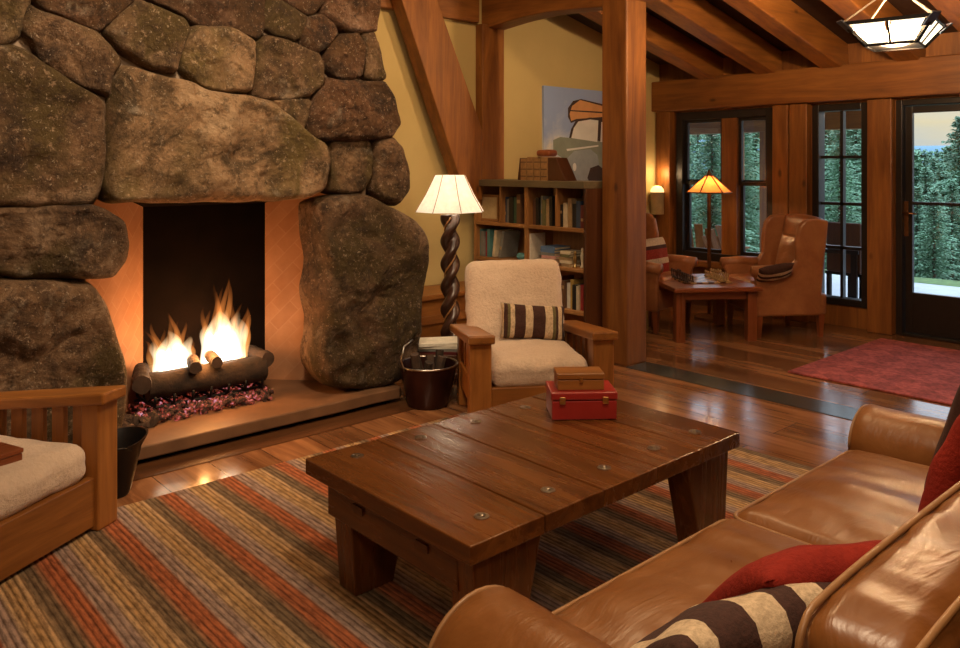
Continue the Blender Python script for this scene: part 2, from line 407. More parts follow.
def box(bm, x0, x1, y0, y1, z0, z1, mi=0):
    vs = [bm.verts.new(p) for p in ((x0, y0, z0), (x1, y0, z0), (x1, y1, z0), (x0, y1, z0), (x0, y0, z1), (x1, y0, z1), (x1, y1, z1), (x0, y1, z1))]
    for f in ((3, 2, 1, 0), (4, 5, 6, 7), (0, 1, 5, 4), (1, 2, 6, 5), (2, 3, 7, 6), (3, 0, 4, 7)):
        q = bm.faces.new([vs[i] for i in f]); q.material_index = mi
    return vs
def hexa(bm, b4, t4, mi=0):
    vs = [bm.verts.new(p) for p in list(b4)+list(t4)]
    for f in ((3, 2, 1, 0), (4, 5, 6, 7), (0, 1, 5, 4), (1, 2, 6, 5), (2, 3, 7, 6), (3, 0, 4, 7)):
        q = bm.faces.new([vs[i] for i in f]); q.material_index = mi
    return vs
def bar(bm, a, b, w, d, up=(0, 0, 1), mi=0):
    a = Vector(a); b = Vector(b); t = (b-a).normalized(); u = Vector(up)
    s = t.cross(u).normalized(); n = s.cross(t).normalized()
    b4 = [a + s*sx*w/2 + n*sy*d/2 for sx, sy in ((-1, -1), (1, -1), (1, 1), (-1, 1))]
    t4 = [p + (b-a) for p in b4]
    return hexa(bm, b4, t4, mi)
def prism(bm, pts, v, mi=0):
    """polygon pts (3D) extruded by vector v"""
    v = Vector(v)
    a = [bm.verts.new(p) for p in pts]; b = [bm.verts.new(Vector(p)+v) for p in pts]
    fa = bm.faces.new(a[::-1]); fb = bm.faces.new(b); fa.material_index = fb.material_index = mi
    n = len(pts)
    for i in range(n):
        q = bm.faces.new((a[i], a[(i+1) % n], b[(i+1) % n], b[i])); q.material_index = mi
def lathe(bm, prof, seg=20, c=(0, 0, 0), cap=True, mi=0, rfun=None):
    rings = []
    for r, z in prof:
        rings.append([bm.verts.new((c[0]+(rfun(r, z, k/seg) if rfun else r)*math.cos(2*PI*k/seg), c[1]+(rfun(r, z, k/seg) if rfun else r)*math.sin(2*PI*k/seg), c[2]+z)) for k in range(seg)])
    for a, b in zip(rings, rings[1:]):
        for k in range(seg):
            q = bm.faces.new((a[k], a[(k+1) % seg], b[(k+1) % seg], b[k])); q.material_index = mi
    if cap:
        q = bm.faces.new(rings[0][::-1]); q.material_index = mi
        q = bm.faces.new(rings[-1]); q.material_index = mi
def tube(bm, pts, r, seg=8, mi=0, closed=False):
    pts = [Vector(p) for p in pts]; rings = []; n = len(pts); last = None
    for i, p in enumerate(pts):
        if closed: t = (pts[(i+1) % n]-pts[i-1]).normalized()
        else: t = (pts[min(i+1, n-1)]-pts[max(i-1, 0)]).normalized()
        if last is None:
            u = Vector((0, 0, 1)) if abs(t.z) < 0.9 else Vector((1, 0, 0))
            last = t.cross(u).normalized()
        s = (last - t*last.dot(t)).normalized(); last = s; q = t.cross(s)
        rr = r(i/(n-1)) if callable(r) else r
        rings.append([bm.verts.new(p + (s*math.cos(2*PI*k/seg)+q*math.sin(2*PI*k/seg))*rr) for k in range(seg)])
    for i in range(n if closed else n-1):
        a, b = rings[i], rings[(i+1) % n]
        for k in range(seg):
            bm.faces.new((a[k], a[(k+1) % seg], b[(k+1) % seg], b[k])).material_index = mi
    if not closed:
        bm.faces.new(rings[0][::-1]).material_index = mi; bm.faces.new(rings[-1]).material_index = mi
def softbox(bm, c, s, r, n=14, fn=None, rot=None, mi=0):
    """rounded box of size s, corner radius r, each vert moved by fn(local unit pos u, point)"""
    hx, hy, hz = s[0]/2, s[1]/2, s[2]/2
    vm = {}
    def vert(i, j, k):
        key = (i, j, k)
        if key in vm: return vm[key]
        u = Vector((2*i/n-1, 2*j/n-1, 2*k/n-1))
        p = Vector((u.x*hx, u.y*hy, u.z*hz))
        q = Vector((max(-hx+r, min(hx-r, p.x)), max(-hy+r, min(hy-r, p.y)), max(-hz+r, min(hz-r, p.z))))
        d = p-q
        if d.length > 1e-7: p = q + d.normalized()*r
        if fn: p = fn(u, p)
        if rot: p = rot @ p
        vm[key] = bm.verts.new(Vector(c)+p); return vm[key]
    for a in range(3):
        for side in (0, n):
            for i in range(n):
                for j in range(n):
                    def g(ii, jj):
                        k = [0, 0, 0]; k[a] = side; k[(a+1) % 3] = ii; k[(a+2) % 3] = jj; return vert(*k)
                    fs = (g(i, j), g(i+1, j), g(i+1, j+1), g(i, j+1))
                    try: bm.faces.new(fs if side else fs[::-1]).material_index = mi
                    except ValueError: pass
def pillow_bm(w, h, t, n=22, seed=0, ears=0.06):
    """square pillow standing in the XZ plane, thickness along Y"""
    bm = NB(); top = {}; bot = {}
    for i in range(n+1):
        for j in range(n+1):
            u = 2*i/n-1; v = 2*j/n-1
            th = t/2*((1-u*u)*(1-v*v))**0.42
            pinch = 1 - ears*(1-abs(u)**2)*abs(v)**3 - 0.0
            pinch2 = 1 - ears*(1-abs(v)**2)*abs(u)**3
            x = u*w/2*pinch2; z = v*h/2*pinch
            nz = noise.noise(Vector((u*2+seed, v*2, seed*3.1)))*t*0.10*(1-abs(u*v))
            a = bm.verts.new((x, -th-nz*(th > 0.001), z)); top[i, j] = a
            if i in (0, n) or j in (0, n): bot[i, j] = a
            else: bot[i, j] = bm.verts.new((x, th-nz, z))
    for i in range(n):
        for j in range(n):
            bm.faces.new((top[i, j], top[i+1, j], top[i+1, j+1], top[i, j+1]))
            bm.faces.new((bot[i, j+1], bot[i+1, j+1], bot[i+1, j], bot[i, j]))
    return bm
def one(name, fn, mat, parent=None, **k):
    bm = NB(); fn(bm); return obj(name, bm, mat, parent, **k)
def bx(name, mat, parent, *a, **k):
    bm = NB(); box(bm, *a); return obj(name, bm, mat, parent, **k)

# ============================================================ SETTING
XW = 7.75; YB = 5.5; XC = 4.945
# floor
bx('floor', M['floor'], None, -2.6, XW+0.12, -3.1, YB+0.12, -0.1, 0, kind='structure')
bx('wall_back', M['wall'], None, -2.6, XW+0.1, YB, YB+0.12, 0, 3.9, kind='structure')
bx('wall_left', M['wall'], None, -2.7, -2.6, -3.1, YB+0.12, 0, 3.9, kind='structure')
bx('wall_near', M['wall'], None, -2.6, XW+0.1, -3.2, -3.1, 0, 3.9, kind='structure')
bx('ceiling', M['timberY'], None, -2.7, XC+0.15, -3.2, YB+0.12, 3.86, 3.95, kind='structure')
# slate threshold in the floor on the column line
bx('trim_1', M['slate'], None, XC-0.02, XC+0.24, -3.0, 3.80, -0.01, 0.004, kind='structure')
# window wall, built round its openings
def ceil_z(x): return 2.74 + 0.235*(7.62-x)
def wallpiece(y0, y1, z0, z1, nm='wall_right', mat=None): return bx(nm, mat or M['timberY'], None, XW, XW+0.14, y0, y1, z0, z1, kind='structure')
Y1a = onX(775, 0, XW).y; Y1b = onX(677, 0, XW).y          # window 1
Y2a = onX(869, 0, XW).y; Y2b = onX(813, 0, XW).y          # window 2
Y3b = onX(897, 0, XW).y; Y3a = Y3b-0.98                    # door
ZH = 2.14
bm = NB()
box(bm, XW, XW+0.14, -3.1, YB, ZH, 2.86)
box(bm, XW, XW+0.14, Y1b, YB, 0, ZH); box(bm, XW, XW+0.14, Y2b, Y1a, 0, ZH); box(bm, XW, XW+0.14, Y3b, Y2a, 0, ZH); box(bm, XW, XW+0.14, Y3a-0.10, Y3a, 0, ZH); box(bm, XW, XW+0.14, -3.1, Y3a-1.9, 0, ZH)
box(bm, XW, XW+0.14, Y1a, Y1b, 0, 0.50); box(bm, XW, XW+0.14, Y2a, Y2b, 0, 0.20)
obj('wall_right', bm, M['timberZ'], kind='structure')
# header beam and posts on the window wall
def tagged(o, lab, cat, g=None): return tag(o, lab, cat, g)
bx('trim_2', M['timberY'], None, XW-0.16, XW, -3.0, YB, ZH+0.02, 2.50, kind='structure', bevel=0.012)
def wpost(y0, y1, lab):
    o = bx('timber_post', M['timberZ'], None, XW-0.10, XW-0.002, y0, y1, 0, ZH+0.018, bevel=0.01)
    tag(o, lab, 'post')
wpost(Y1b+0.03, YB-0.02, 'square timber post in the far corner, left of the tall window')
ymid = onX(793, 0, XW).y
wpost(ymid+0.006, Y1a-0.02, 'timber post directly right of the two-sash window, behind the right wing chair')
wpost(Y2b+0.015, ymid-0.006, 'timber post directly left of the narrow gridded window')
wpost(Y3b+0.01, Y2a-0.02, 'knotty timber post between the gridded window and the glass door')
bx('baseboard_right', M['darkY'], None, XW-0.03, XW, Y1a, Y1b, 0, 0.16, kind='structure')
bx('trim_3', M['timberY'], None, XW-0.14, XW, Y1a-0.02, Y1b+0.03, 0.44, 0.50, kind='structure', bevel=0.008)

# windows
def pane(parent, y0, y1, z0, z1, x=XW+0.065):
    bm = NB(); box(bm, x, x+0.006, y0, y1, z0, z1); return obj('pane', bm, M['glass'], parent)
def frame_ring(bm, y0, y1, z0, z1, w, x0, x1):
    box(bm, x0, x1, y0, y0+w, z0, z1); box(bm, x0, x1, y1-w, y1, z0, z1)
    box(bm, x0, x1, y0+w, y1-w, z0, z0+w); box(bm, x0, x1, y0+w, y1-w, z1-w, z1)
w1 = thing('window_1', 'x', 'x', (0, 0, 0)); del w1['label']; del w1['category']; w1['kind'] = 'structure'
bm = NB(); frame_ring(bm, Y1a, Y1b, 0.50, ZH, 0.085, XW-0.02, XW+0.13)
ym0 = onX(737, 0, XW).y; ym1 = onX(722, 0, XW).y
obj('frame', bm, M['frame'], w1, bevel=0.006)
bx('mullion', M['timberZ'], w1, XW-0.01, XW+0.13, ym0, ym1, 0.58, ZH-0.08)
for (a, b_) in ((ym1, Y1b-0.085), (Y1a+0.085, ym0)):
    bm = NB(); zm = 1.36
    frame_ring(bm, a, b_, zm-0.03, ZH-0.085, 0.035, XW+0.03, XW+0.07); s = obj('sash', bm, M['frame'], w1)
    pane(s, a+0.03, b_-0.03, zm, ZH-0.12, XW+0.048)
    bm = NB(); frame_ring(bm, a, b_, 0.585, zm+0.03, 0.035, XW+0.07, XW+0.11); s = obj('sash', bm, M['frame'], w1)
    pane(s, a+0.03, b_-0.03, 0.61, zm, XW+0.088)
w2 = thing('window_2', 'x', 'x', (0, 0, 0)); del w2['label']; del w2['category']; w2['kind'] = 'structure'
bm = NB(); frame_ring(bm, Y2a, Y2b, 0.20, ZH, 0.065, XW-0.02, XW+0.12)
obj('frame', bm, M['frame'], w2, bevel=0.006)
bm = NB(); yc = (Y2a+Y2b)/2
box(bm, XW+0.03, XW+0.09, yc-0.014, yc+0.014, 0.26, ZH-0.06)
for pz in (157, 204, 248): 
    z = onX(842, pz, XW).z; box(bm, XW+0.03, XW+0.09, Y2a+0.06, Y2b-0.06, z-0.014, z+0.014)
obj('muntin', bm, M['frame'], w2); pane(w2, Y2a+0.05, Y2b-0.05, 0.25, ZH-0.05)
d1 = thing('door_1', 'x', 'x', (0, 0, 0)); del d1['label']; del d1['category']; d1['kind'] = 'structure'
bm = NB(); box(bm, XW-0.03, XW+0.13, Y3b-0.055, Y3b, 0, ZH); box(bm, XW-0.03, XW+0.13, Y3a, Y3a+0.055, 0, ZH); box(bm, XW-0.03, XW+0.13, Y3a+0.055, Y3b-0.055, ZH-0.05, ZH); box(bm, XW-0.03, XW+0.14, Y3a+0.055, Y3b-0.055, 0, 0.025)
obj('frame', bm, M['frame'], d1, bevel=0.005)
bm = NB(); ya, yb = Y3a+0.058, Y3b-0.058
ypl = onX(911, 0, XW).y
zlb = onX(930, 295, XW).z; zlt = onX(930, 112, XW).z
box(bm, XW+0.03, XW+0.08, ypl, yb, 0.027, ZH-0.055); box(bm, XW+0.03, XW+0.08, ya, ya+(yb-ypl), 0.027, ZH-0.055)
box(bm, XW+0.03, XW+0.08, ya+(yb-ypl), ypl, 0.027, zlb); box(bm, XW+0.03, XW+0.08, ya+(yb-ypl), ypl, zlt, ZH-0.055)
zr = onX(930, 204, XW).z; box(bm, XW+0.035, XW+0.075, ya+(yb-ypl), ypl, zr-0.014, zr+0.014)
leaf = obj('door_leaf', bm, M['frame'], d1, bevel=0.004)
pane(leaf, ya+(yb-ypl)-0.01, ypl+0.01, zlb-0.01, zlt+0.01, XW+0.05)
yh = onX(904.5, 0, XW).y
bm = NB(); box(bm, XW+0.018, XW+0.03, yh-0.025, yh+0.025, 0.90, 1.22)
hp = obj('handle_plate', bm, M['bronze'], d1, bevel=0.004)
bm = NB(); tube(bm, [(XW+0.02, yh, 1.12), (XW-0.03, yh, 1.12), (XW-0.035, yh-0.05, 1.115), (XW-0.03, yh-0.11, 1.11)], 0.009, 8)
obj('lever', bm, M['bronze'], hp, smooth=True)

d2 = thing('door_2', 'x', 'x', (0, 0, 0)); del d2['label']; del d2['category']; d2['kind'] = 'structure'
bm = NB(); y0_, y1_ = Y3a-1.9, Y3a-0.10
frame_ring(bm, y0_, y1_, 0.0, ZH, 0.06, XW-0.03, XW+0.13); box(bm, XW, XW+0.1, (y0_+y1_)/2-0.05, (y0_+y1_)/2+0.05, 0.06, ZH-0.06); box(bm, XW+0.02, XW+0.08, y0_+0.06, y1_-0.06, 0.06, 0.36)
obj('frame', bm, M['frame'], d2); pane(d2, y0_+0.05, y1_-0.05, 0.35, ZH-0.05)
# sloped ceiling over the far room
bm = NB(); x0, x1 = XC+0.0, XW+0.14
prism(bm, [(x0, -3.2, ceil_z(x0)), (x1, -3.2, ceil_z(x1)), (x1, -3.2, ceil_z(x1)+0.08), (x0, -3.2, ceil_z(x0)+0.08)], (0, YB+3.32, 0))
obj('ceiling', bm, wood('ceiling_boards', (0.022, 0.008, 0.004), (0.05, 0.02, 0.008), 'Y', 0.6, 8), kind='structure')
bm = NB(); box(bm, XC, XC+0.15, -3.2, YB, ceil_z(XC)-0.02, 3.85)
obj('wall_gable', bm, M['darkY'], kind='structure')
labs = {0: 'sloping ceiling rafter highest above the corner post, leftmost of the row',
        1: 'sloping ceiling rafter ending above the right sash of the two-sash window',
        2: 'sloping ceiling rafter ending over the narrow gridded window',
        3: 'sloping ceiling rafter passing behind the hanging lantern',
        4: 'sloping ceiling rafter at the right picture edge beyond the lantern'}
ends = [716, 775.5, 842, 920]
ys = [onX(p, 0, 7.6).y for p in ends]; ys.append(ys[-1]-0.67)
for i, y in enumerate(ys):
    bm = NB(); xa, xb = XC+0.16, XW-0.005
    za = lambda x: ceil_z(x)
    prism(bm, [(xa, y, za(xa)-0.27), (xb, y, za(xb)-0.27), (xb, y, za(xb)-0.003), (xa, y, za(xa)-0.003)], (0, 0.20, 0))
    o = obj('rafter', bm, M['timberX'], bevel=0.012); tag(o, labs[i], 'ceiling beam', 'rafters over the far room')

# column, partition beam, corner post, back wall beam, diagonal brace
cA = W(626.5, 366.5)
bm = NB(); box(bm, XC, XC+0.255, 3.81, 4.055, 0, 3.8)
o = obj('timber_column', bm, M['timberZ'], bevel=0.012)
tag(o, 'large square timber column at the right end of the bookcase', 'column')
bm = NB()
n = 12; y0, y1 = 4.055, YB-0.001
pts = [(XC+0.02, y0, 3.12), (XC+0.02, y1, 3.12)]
for k in range(n+1):
    s = k/n; pts.append((XC+0.02, y1+(y0-y1)*s, 2.80 + 0.05*math.sin(PI*s)))
prism(bm, pts, (0.22, 0, 0)); o = obj('timber_beam', bm, M['timberY'], bevel=0.012); tag(o, 'horizontal timber beam running from the tall column back to the wall', 'beam')
bm = NB(); box(bm, XC+0.02, XC+0.24, -3.0, 3.81, 2.83, 3.2); o = obj('timber_beam', bm, M['timberY'], bevel=0.012)
tag(o, 'horizontal timber beam continuing from the column towards the viewer, above the frame', 'beam')
xa = onY(482.5, 0, YB-0.10).x; xb = onY(504.5, 0, YB-0.10).x
bm = NB(); box(bm, xa, xb, YB-0.10, YB-0.001, 0, 2.84); o = obj('timber_post', bm, M['timberZ'], bevel=0.01)
tag(o, 'upright timber post against the back wall behind the bookcase left end', 'post')
bm = NB(); box(bm, 3.3, xa-0.002, YB-0.065, YB-0.001, 2.85, 3.2); o = obj('timber_beam', bm, M['timberX'], bevel=0.01)
tag(o, 'horizontal timber beam high on the yellow wall behind the diagonal brace', 'beam')
p1 = onY(418, -40, YB-0.2); p2 = onY(473, 150, YB-0.2); p2 = p2 + (p2-p1)*0.1
ta = onY(405, -30, YB-0.2); tb = onY(438, -30, YB-0.2); ba = onY(464, 181, YB-0.2); bb = onY(500, 181, YB-0.2)
bm = NB(); prism(bm, [onY(389, -40, YB-0.22), onY(424, -40, YB-0.22), onY(482.5, 130, YB-0.22), onY(482.5, 200, YB-0.22), onY(467, 200, YB-0.22)], (0, 0.15, 0))
o = obj('diagonal_brace', bm, wood('brace_wood', (0.125, 0.038, 0.008), (0.38, 0.150, 0.030), 'Z', 0.5, 7), bevel=0.01)
tag(o, 'slanting timber brace leaning from the ceiling down to the wall post', 'brace')

# ============================================================ FIREPLACE
YF = 4.42
fp = thing('stone_fireplace', 'massive rustic boulder fireplace with a lit fire and brick firebox', 'fireplace', (2.0, 5.0, 0))
FO = Vector((2.0, 5.0, 0))
def rel(p): return Vector(p) - FO
XL0, XR0 = 1.25, 2.95      # firebox front corners
XL1, XR1 = onY(143, 0, 5.0).x, onY(265, 0, 5.0).x
ZT = 1.50; YI = 4.58; YK = 5.0; ZHE = 0.10
bm = NB()
for (a, b_, c, d, e_, f_) in ((-0.4, XL0-0.02, YI, YB, 0, 3.8), (XR0, 3.22, YI, YB, 0, 1.5), (XL0-0.02, XR0, YI, YB, ZT, 3.8), (XL0-0.02, XR0, 5.12, YB, 0, ZT)):
    box(bm, a-FO.x, b_-FO.x, c-FO.y, d-0.004-FO.y if d == YB else d-FO.y, e_, f_)
prism(bm, [rel((XR0, YI, ZT)), rel((3.20, YI, ZT)), rel((2.93, YI, 3.0)), rel((2.85, YI, 3.8)), rel((XR0-0.2, YI, 3.8))], (0, YB-YI-0.004, 0))
for (a, b_, e_, f_) in ((-0.4, 1.25, 0, 3.8), (2.80, 2.97, 0, 1.46), (1.25, 2.80, 1.46, 3.8)):
    box(bm, a-FO.x, b_-FO.x, YF+0.006-FO.y, YI-FO.y, e_, f_)
prism(bm, [rel((2.80, YF+0.006, 1.46)), rel((3.10, YF+0.006, 1.46)), rel((2.86, YF+0.006, 3.0)), rel((2.80, YF+0.006, 3.8)), rel((2.7, YF+0.006, 3.8))], (0, YI-YF-0.01, 0))
obj('mortar_core', bm, M['mortar'], fp)
# splayed brick jambs, back and throat
def jamb(x0, y0, x1, y1, zt, mat, name):
    L_ = math.hypot(x1-x0, y1-y0); a = math.atan2(y1-y0, x1-x0)
    bm = NB(); box(bm, 0, L_, -0.0, 0.05, 0, zt)
    o = obj(name, bm, mat, fp); o.location = rel((x0, y0, ZHE)); o.rotation_euler = (0, 0, a); return o
jamb(XL0, YI-0.02, XL1, YK, ZT-ZHE, M['brick'], 'brick_jamb')
jamb(XR1, YK, XR0, YI-0.02, ZT-ZHE, M['brick'], 'brick_jamb')
# black iron fireback: soot stained back wall
bm = NB(); box(bm, XL1-0.05-FO.x, XR1+0.05-FO.x, YK-FO.y, YK+0.08-FO.y, ZHE, ZT); obj('fireback', bm, M['soot'], fp)
bm = NB(); 
hexa(bm, [rel((XL0, YI, ZT-0.02)), rel((XR0, YI, ZT-0.02)), rel((XR1+0.05, YK+0.1, ZT-0.25)), rel((XL1-0.05, YK+0.1, ZT-0.25))], [rel((XL0, YI, ZT+0.01)), rel((XR0, YI, ZT+0.01)), rel((XR1+0.05, YK+0.1, ZT+0.01)), rel((XL1-0.05, YK+0.1, ZT+0.01))])
obj('throat', bm, M['soot'], fp)
# hearth slab
def hearth(bm):
    pts = []
    xs = [0.2+i*0.1 for i in range(30)]
    for x in xs: pts.append(Vector((x, 4.225+0.012*noise.noise(Vector((x*4, 0, 0))), 0.03)))
    pts += [Vector((3.12, 4.24, 0.03)), Vector((3.16, 4.45, 0.03)), Vector((3.1, 5.1, 0.03)), Vector((0.2, 5.1, 0.03))]
    prism(bm, [rel(p) for p in pts], (0, 0, 0.07))
one('hearth_slab', hearth, M['hearth'], fp, bevel=0.008)
bx('hearth_base', M['soot'], fp, 0.3-FO.x, 3.05-FO.x, 4.31-FO.y, 5.1-FO.y, 0.0, 0.03)  # black here paints the shadow gap under the slab, not soot

GROW = 0.021
# stones traced as outlines on the chimney face, each inflated to a boulder
def stone(poly, mat, depth=0.10, seed=0, bulge=1.0, yf=YF, nb=72, nr=14):
    P = [onY(x, y, yf) for x, y in poly]
    P = [Vector((p.x, p.z)) for p in P]
    area = sum(P[i].x*P[(i+1) % len(P)].y - P[(i+1) % len(P)].x*P[i].y for i in range(len(P)))
    if area < 0: P.reverse()
    # resample + smooth
    segs = [(P[i], P[(i+1) % len(P)]) for i in range(len(P))]; tot = sum((b-a).length for a, b in segs)
    out = []; acc = 0; k = 0
    for i in range(nb):
        t = i*tot/nb
        while acc + (segs[k][1]-segs[k][0]).length < t: acc += (segs[k][1]-segs[k][0]).length; k += 1
        a, b = segs[k]; out.append(a + (b-a)*((t-acc)/max(1e-9, (b-a).length)))
    for _ in range(1): out = [(out[i-1]+out[i]*2+out[(i+1) % nb])/4 for i in range(nb)]
    c = sum(out, Vector((0, 0)))/nb
    rad = min(0.5, math.sqrt(abs(area)/2/PI))
    bm = NB(); rings = []
    D = depth*bulge*0.85
    c0 = sum(out, Vector((0, 0)))/nb; out = [c0+(p-c0)*(1+(0.002 if depth >= .17 else GROW)/max(0.05, (p-c0).length)) for p in out]
    for r_ in range(-3, nr):
        ring = []
        if r_ < 0: s = 1 - 0.012*(-r_-1); y = -(r_)*0.06 - 0.0
        else:
            s = 1 - (r_/nr)**1.0; 
        for i, p in enumerate(out):
            if r_ < 0:
                q = c + (p-c)*s; yy = yf + 0.06*(-r_) 
            else:
                q = c + (p-c)*s
                ed = (1-s)*(p-c).length   # distance in from the edge
                e_ = min(1, ed/(0.035+0.07*rad))
                pr = math.sqrt(max(0, 1-(1-e_)**2))
                yy = yf - 0.012 - D*pr*0.85 - D*0.15*(1-s)
            v3 = Vector((q.x, yy, q.y))
            sd = Vector((seed*7.7, seed*3.3, seed*1.9))
            f1 = noise.noise(v3*2.6+sd); f2 = noise.noise(v3*7+sd); f3 = noise.noise(v3*20+sd); f4 = noise.noise(v3*48+sd)
            k_ = min(1, 0.25 + (1-s)*3)
            tb_ = noise.turbulence(v3*5+sd, 4, True)-0.45; rg = abs(noise.noise(v3*4.2+sd*2))
            v3.y -= k_*(f1*0.075*min(1, rad*3.5) + f2*0.026*min(1, rad*4) + tb_*0.035*min(1, rad*4) - rg*0.05*min(1, rad*4) + abs(f3)*0.012 + f4*0.004)
            v3.x += f2*0.010; v3.z += noise.noise(v3*7-sd)*0.010
            ring.append(bm.verts.new(rel(v3)))
        rings.append(ring)
    for a, b in zip(rings, rings[1:]):
        for i in range(nb):
            bm.faces.new((a[i], a[(i+1) % nb], b[(i+1) % nb], b[i]))
    bm.faces.new(rings[-1]); bm.faces.new(rings[0][::-1])
    return obj('stone', bm, mat, fp, auto=50)
ST = [
 ([(-60, -10), (24, -10), (26, 3), (19, 22), (16, 36), (0, 43), (-60, 40)], 'stoneL', .06),
 ([(-70, 46), (0, 46), (20, 50), (36, 63), (60, 77), (78, 89), (101, 100), (103, 140), (99, 180), (92, 202), (60, 205), (0, 206), (-70, 207)], 'stone', .10),
 ([(28, 5), (34, 11), (60, 20), (92, 33), (104, 46), (118, 62), (108, 76), (105, 96), (80, 85), (62, 73), (43, 63), (34, 46), (21, 34), (22, 20)], 'stone', .08),
 ([(32, -12), (120, -12), (132, 0), (118, 12), (104, 24), (95, 30), (60, 18), (40, 10), (34, 0)], 'stoneD', .10),
 ([(137, 4), (180, 19), (184, 30), (178, 50), (174, 60), (172, 71), (150, 67), (135, 60), (120, 51), (105, 35), (108, 27), (122, 14)], 'stone', .11),
 ([(180, 70), (179, 55), (183, 42), (195, 28), (225, 30), (248, 42), (250, 60), (246, 92), (225, 90), (205, 86), (190, 80)], 'stoneL', .11),
 ([(138, -12), (200, -14), (263, -12), (262, 12), (260, 32), (252, 40), (225, 28), (196, 25), (182, 16), (150, 3)], 'stoneD', .10),
 ([(266, -3), (276, 1), (290, 9), (302, 18), (300, 36), (292, 40), (275, 35), (265, 28), (263, 12)], 'stone', .07),
 ([(266, -14), (320, -14), (318, 4), (308, 15), (300, 14), (288, 5), (276, -2)], 'stoneD', .09),
 ([(324, -14), (370, -14), (372, 12), (371, 31), (352, 32), (336, 27), (322, 17), (319, 12), (322, 4)], 'stoneD', .14),
 ([(305, 19), (317, 17), (330, 27), (333, 34), (322, 47), (313, 53), (302, 46), (300, 38)], 'stoneD', .09),
 ([(253, 46), (262, 38), (285, 42), (300, 49), (315, 55), (320, 68), (318, 84), (306, 95), (290, 97), (262, 99), (250, 94), (252, 65)], 'stone', .10),
 ([(321, 60), (326, 48), (336, 38), (352, 35), (357, 45), (358, 62), (355, 76), (345, 79), (331, 76), (323, 68)], 'stoneD', .12),
 ([(358, 36), (370, 34), (376, 54), (380, 79), (366, 79), (360, 75), (361, 56)], 'stone', .08),
 ([(324, 80), (340, 83), (360, 84), (378, 82), (388, 100), (394, 124), (386, 137), (365, 138), (340, 140), (322, 140), (307, 136), (306, 120), (313, 98)], 'stoneD', .14),
 ([(273, 102), (304, 100), (308, 104), (304, 118), (300, 129), (288, 118)], 'stoneL', .05),
 ([(122, 66), (165, 79), (190, 86), (205, 93), (245, 98), (268, 103), (285, 119), (302, 133), (320, 145), (324, 165), (320, 190), (305, 196), (270, 199), (220, 198), (160, 200), (109, 202), (104, 185), (107, 150), (109, 110), (112, 82)], 'stoneL', .16),
 ([(327, 143), (346, 142), (367, 142), (369, 160), (366, 178), (361, 190), (342, 192), (329, 189), (330, 168)], 'stoneL', .06),
 ([(371, 142), (388, 138), (397, 148), (403, 175), (404, 190), (394, 203), (379, 198), (369, 187), (372, 165)], 'stone', .10),
 ([(-70, 211), (0, 209), (41, 209), (85, 206), (102, 211), (117, 221), (126, 243), (122, 261), (109, 275), (88, 277), (44, 274), (14, 274), (0, 272), (-70, 273)], 'stone', .13),
 ([(-70, 277), (0, 277), (50, 277), (88, 281), (103, 300), (113, 330), (121, 360), (125, 378), (119, 415), (112, 442), (50, 455), (-70, 455)], 'stone', .20),
 ([(313, 201), (331, 195), (350, 194), (368, 196), (390, 208), (403, 214), (416, 229), (421, 245), (422, 262), (416, 291), (414, 335), (409, 358), (400, 376), (375, 386), (350, 389), (325, 386), (316, 372), (313, 354), (318, 320), (312, 291), (318, 261), (314, 235)], 'stone', .17),
]
for i, (poly, mt, dp) in enumerate(ST): stone(poly, M[mt], dp, i+1, nb=(120 if dp > .12 else 72), nr=(30 if dp > .12 else 16))
# further courses above and to the left, out of the frame
random.seed(3)
for r_ in range(3):
    x = -170
    while x < 356:
        wd = random.uniform(70, 120); hh = 50
        y0 = -20 - r_*52
        xe = min(x+wd, 366-r_*8)
        if xe-x > 25:
            stone([(x+3, y0), (x+8, y0-hh+5), (x+wd*0.5, y0-hh), (xe-8, y0-hh+4), (xe-3, y0-8), ((x+xe)/2, y0+2)], M[random.choice(['stone', 'stoneD', 'stoneL'])], .09, 40+r_*9+x*0.01, nb=48, nr=8)
        x = xe+1 if xe > x else x+wd
        if xe >= 366-r_*8: break
for j, (y0, y1) in enumerate(((-12, 90), (95, 200), (206, 330), (335, 450))):
    stone([(-170, y0), (-78, y0+2), (-74, (y0+y1)/2), (-78, y1-3), (-175, y1), (-178, (y0+y1)/2)], M['stone'], .1, 70+j, nb=48, nr=8)
# smaller side stone low on the right flank
bm = NB(); softbox(bm, rel((3.42, 4.95, 0.36)), (0.26, 0.5, 0.60), 0.10, 12, lambda u, p: p*(1+0.14*noise.noise(p*6)))
obj('stone', bm, M['stoneL'], fp, auto=50)
bm = NB(); softbox(bm, rel((3.2, 4.78, 0.6)), (0.16, 0.45, 1.1), 0.07, 12, lambda u, p: p*(1+0.12*noise.noise(p*5)))
obj('stone', bm, M['stone'], fp, auto=50)

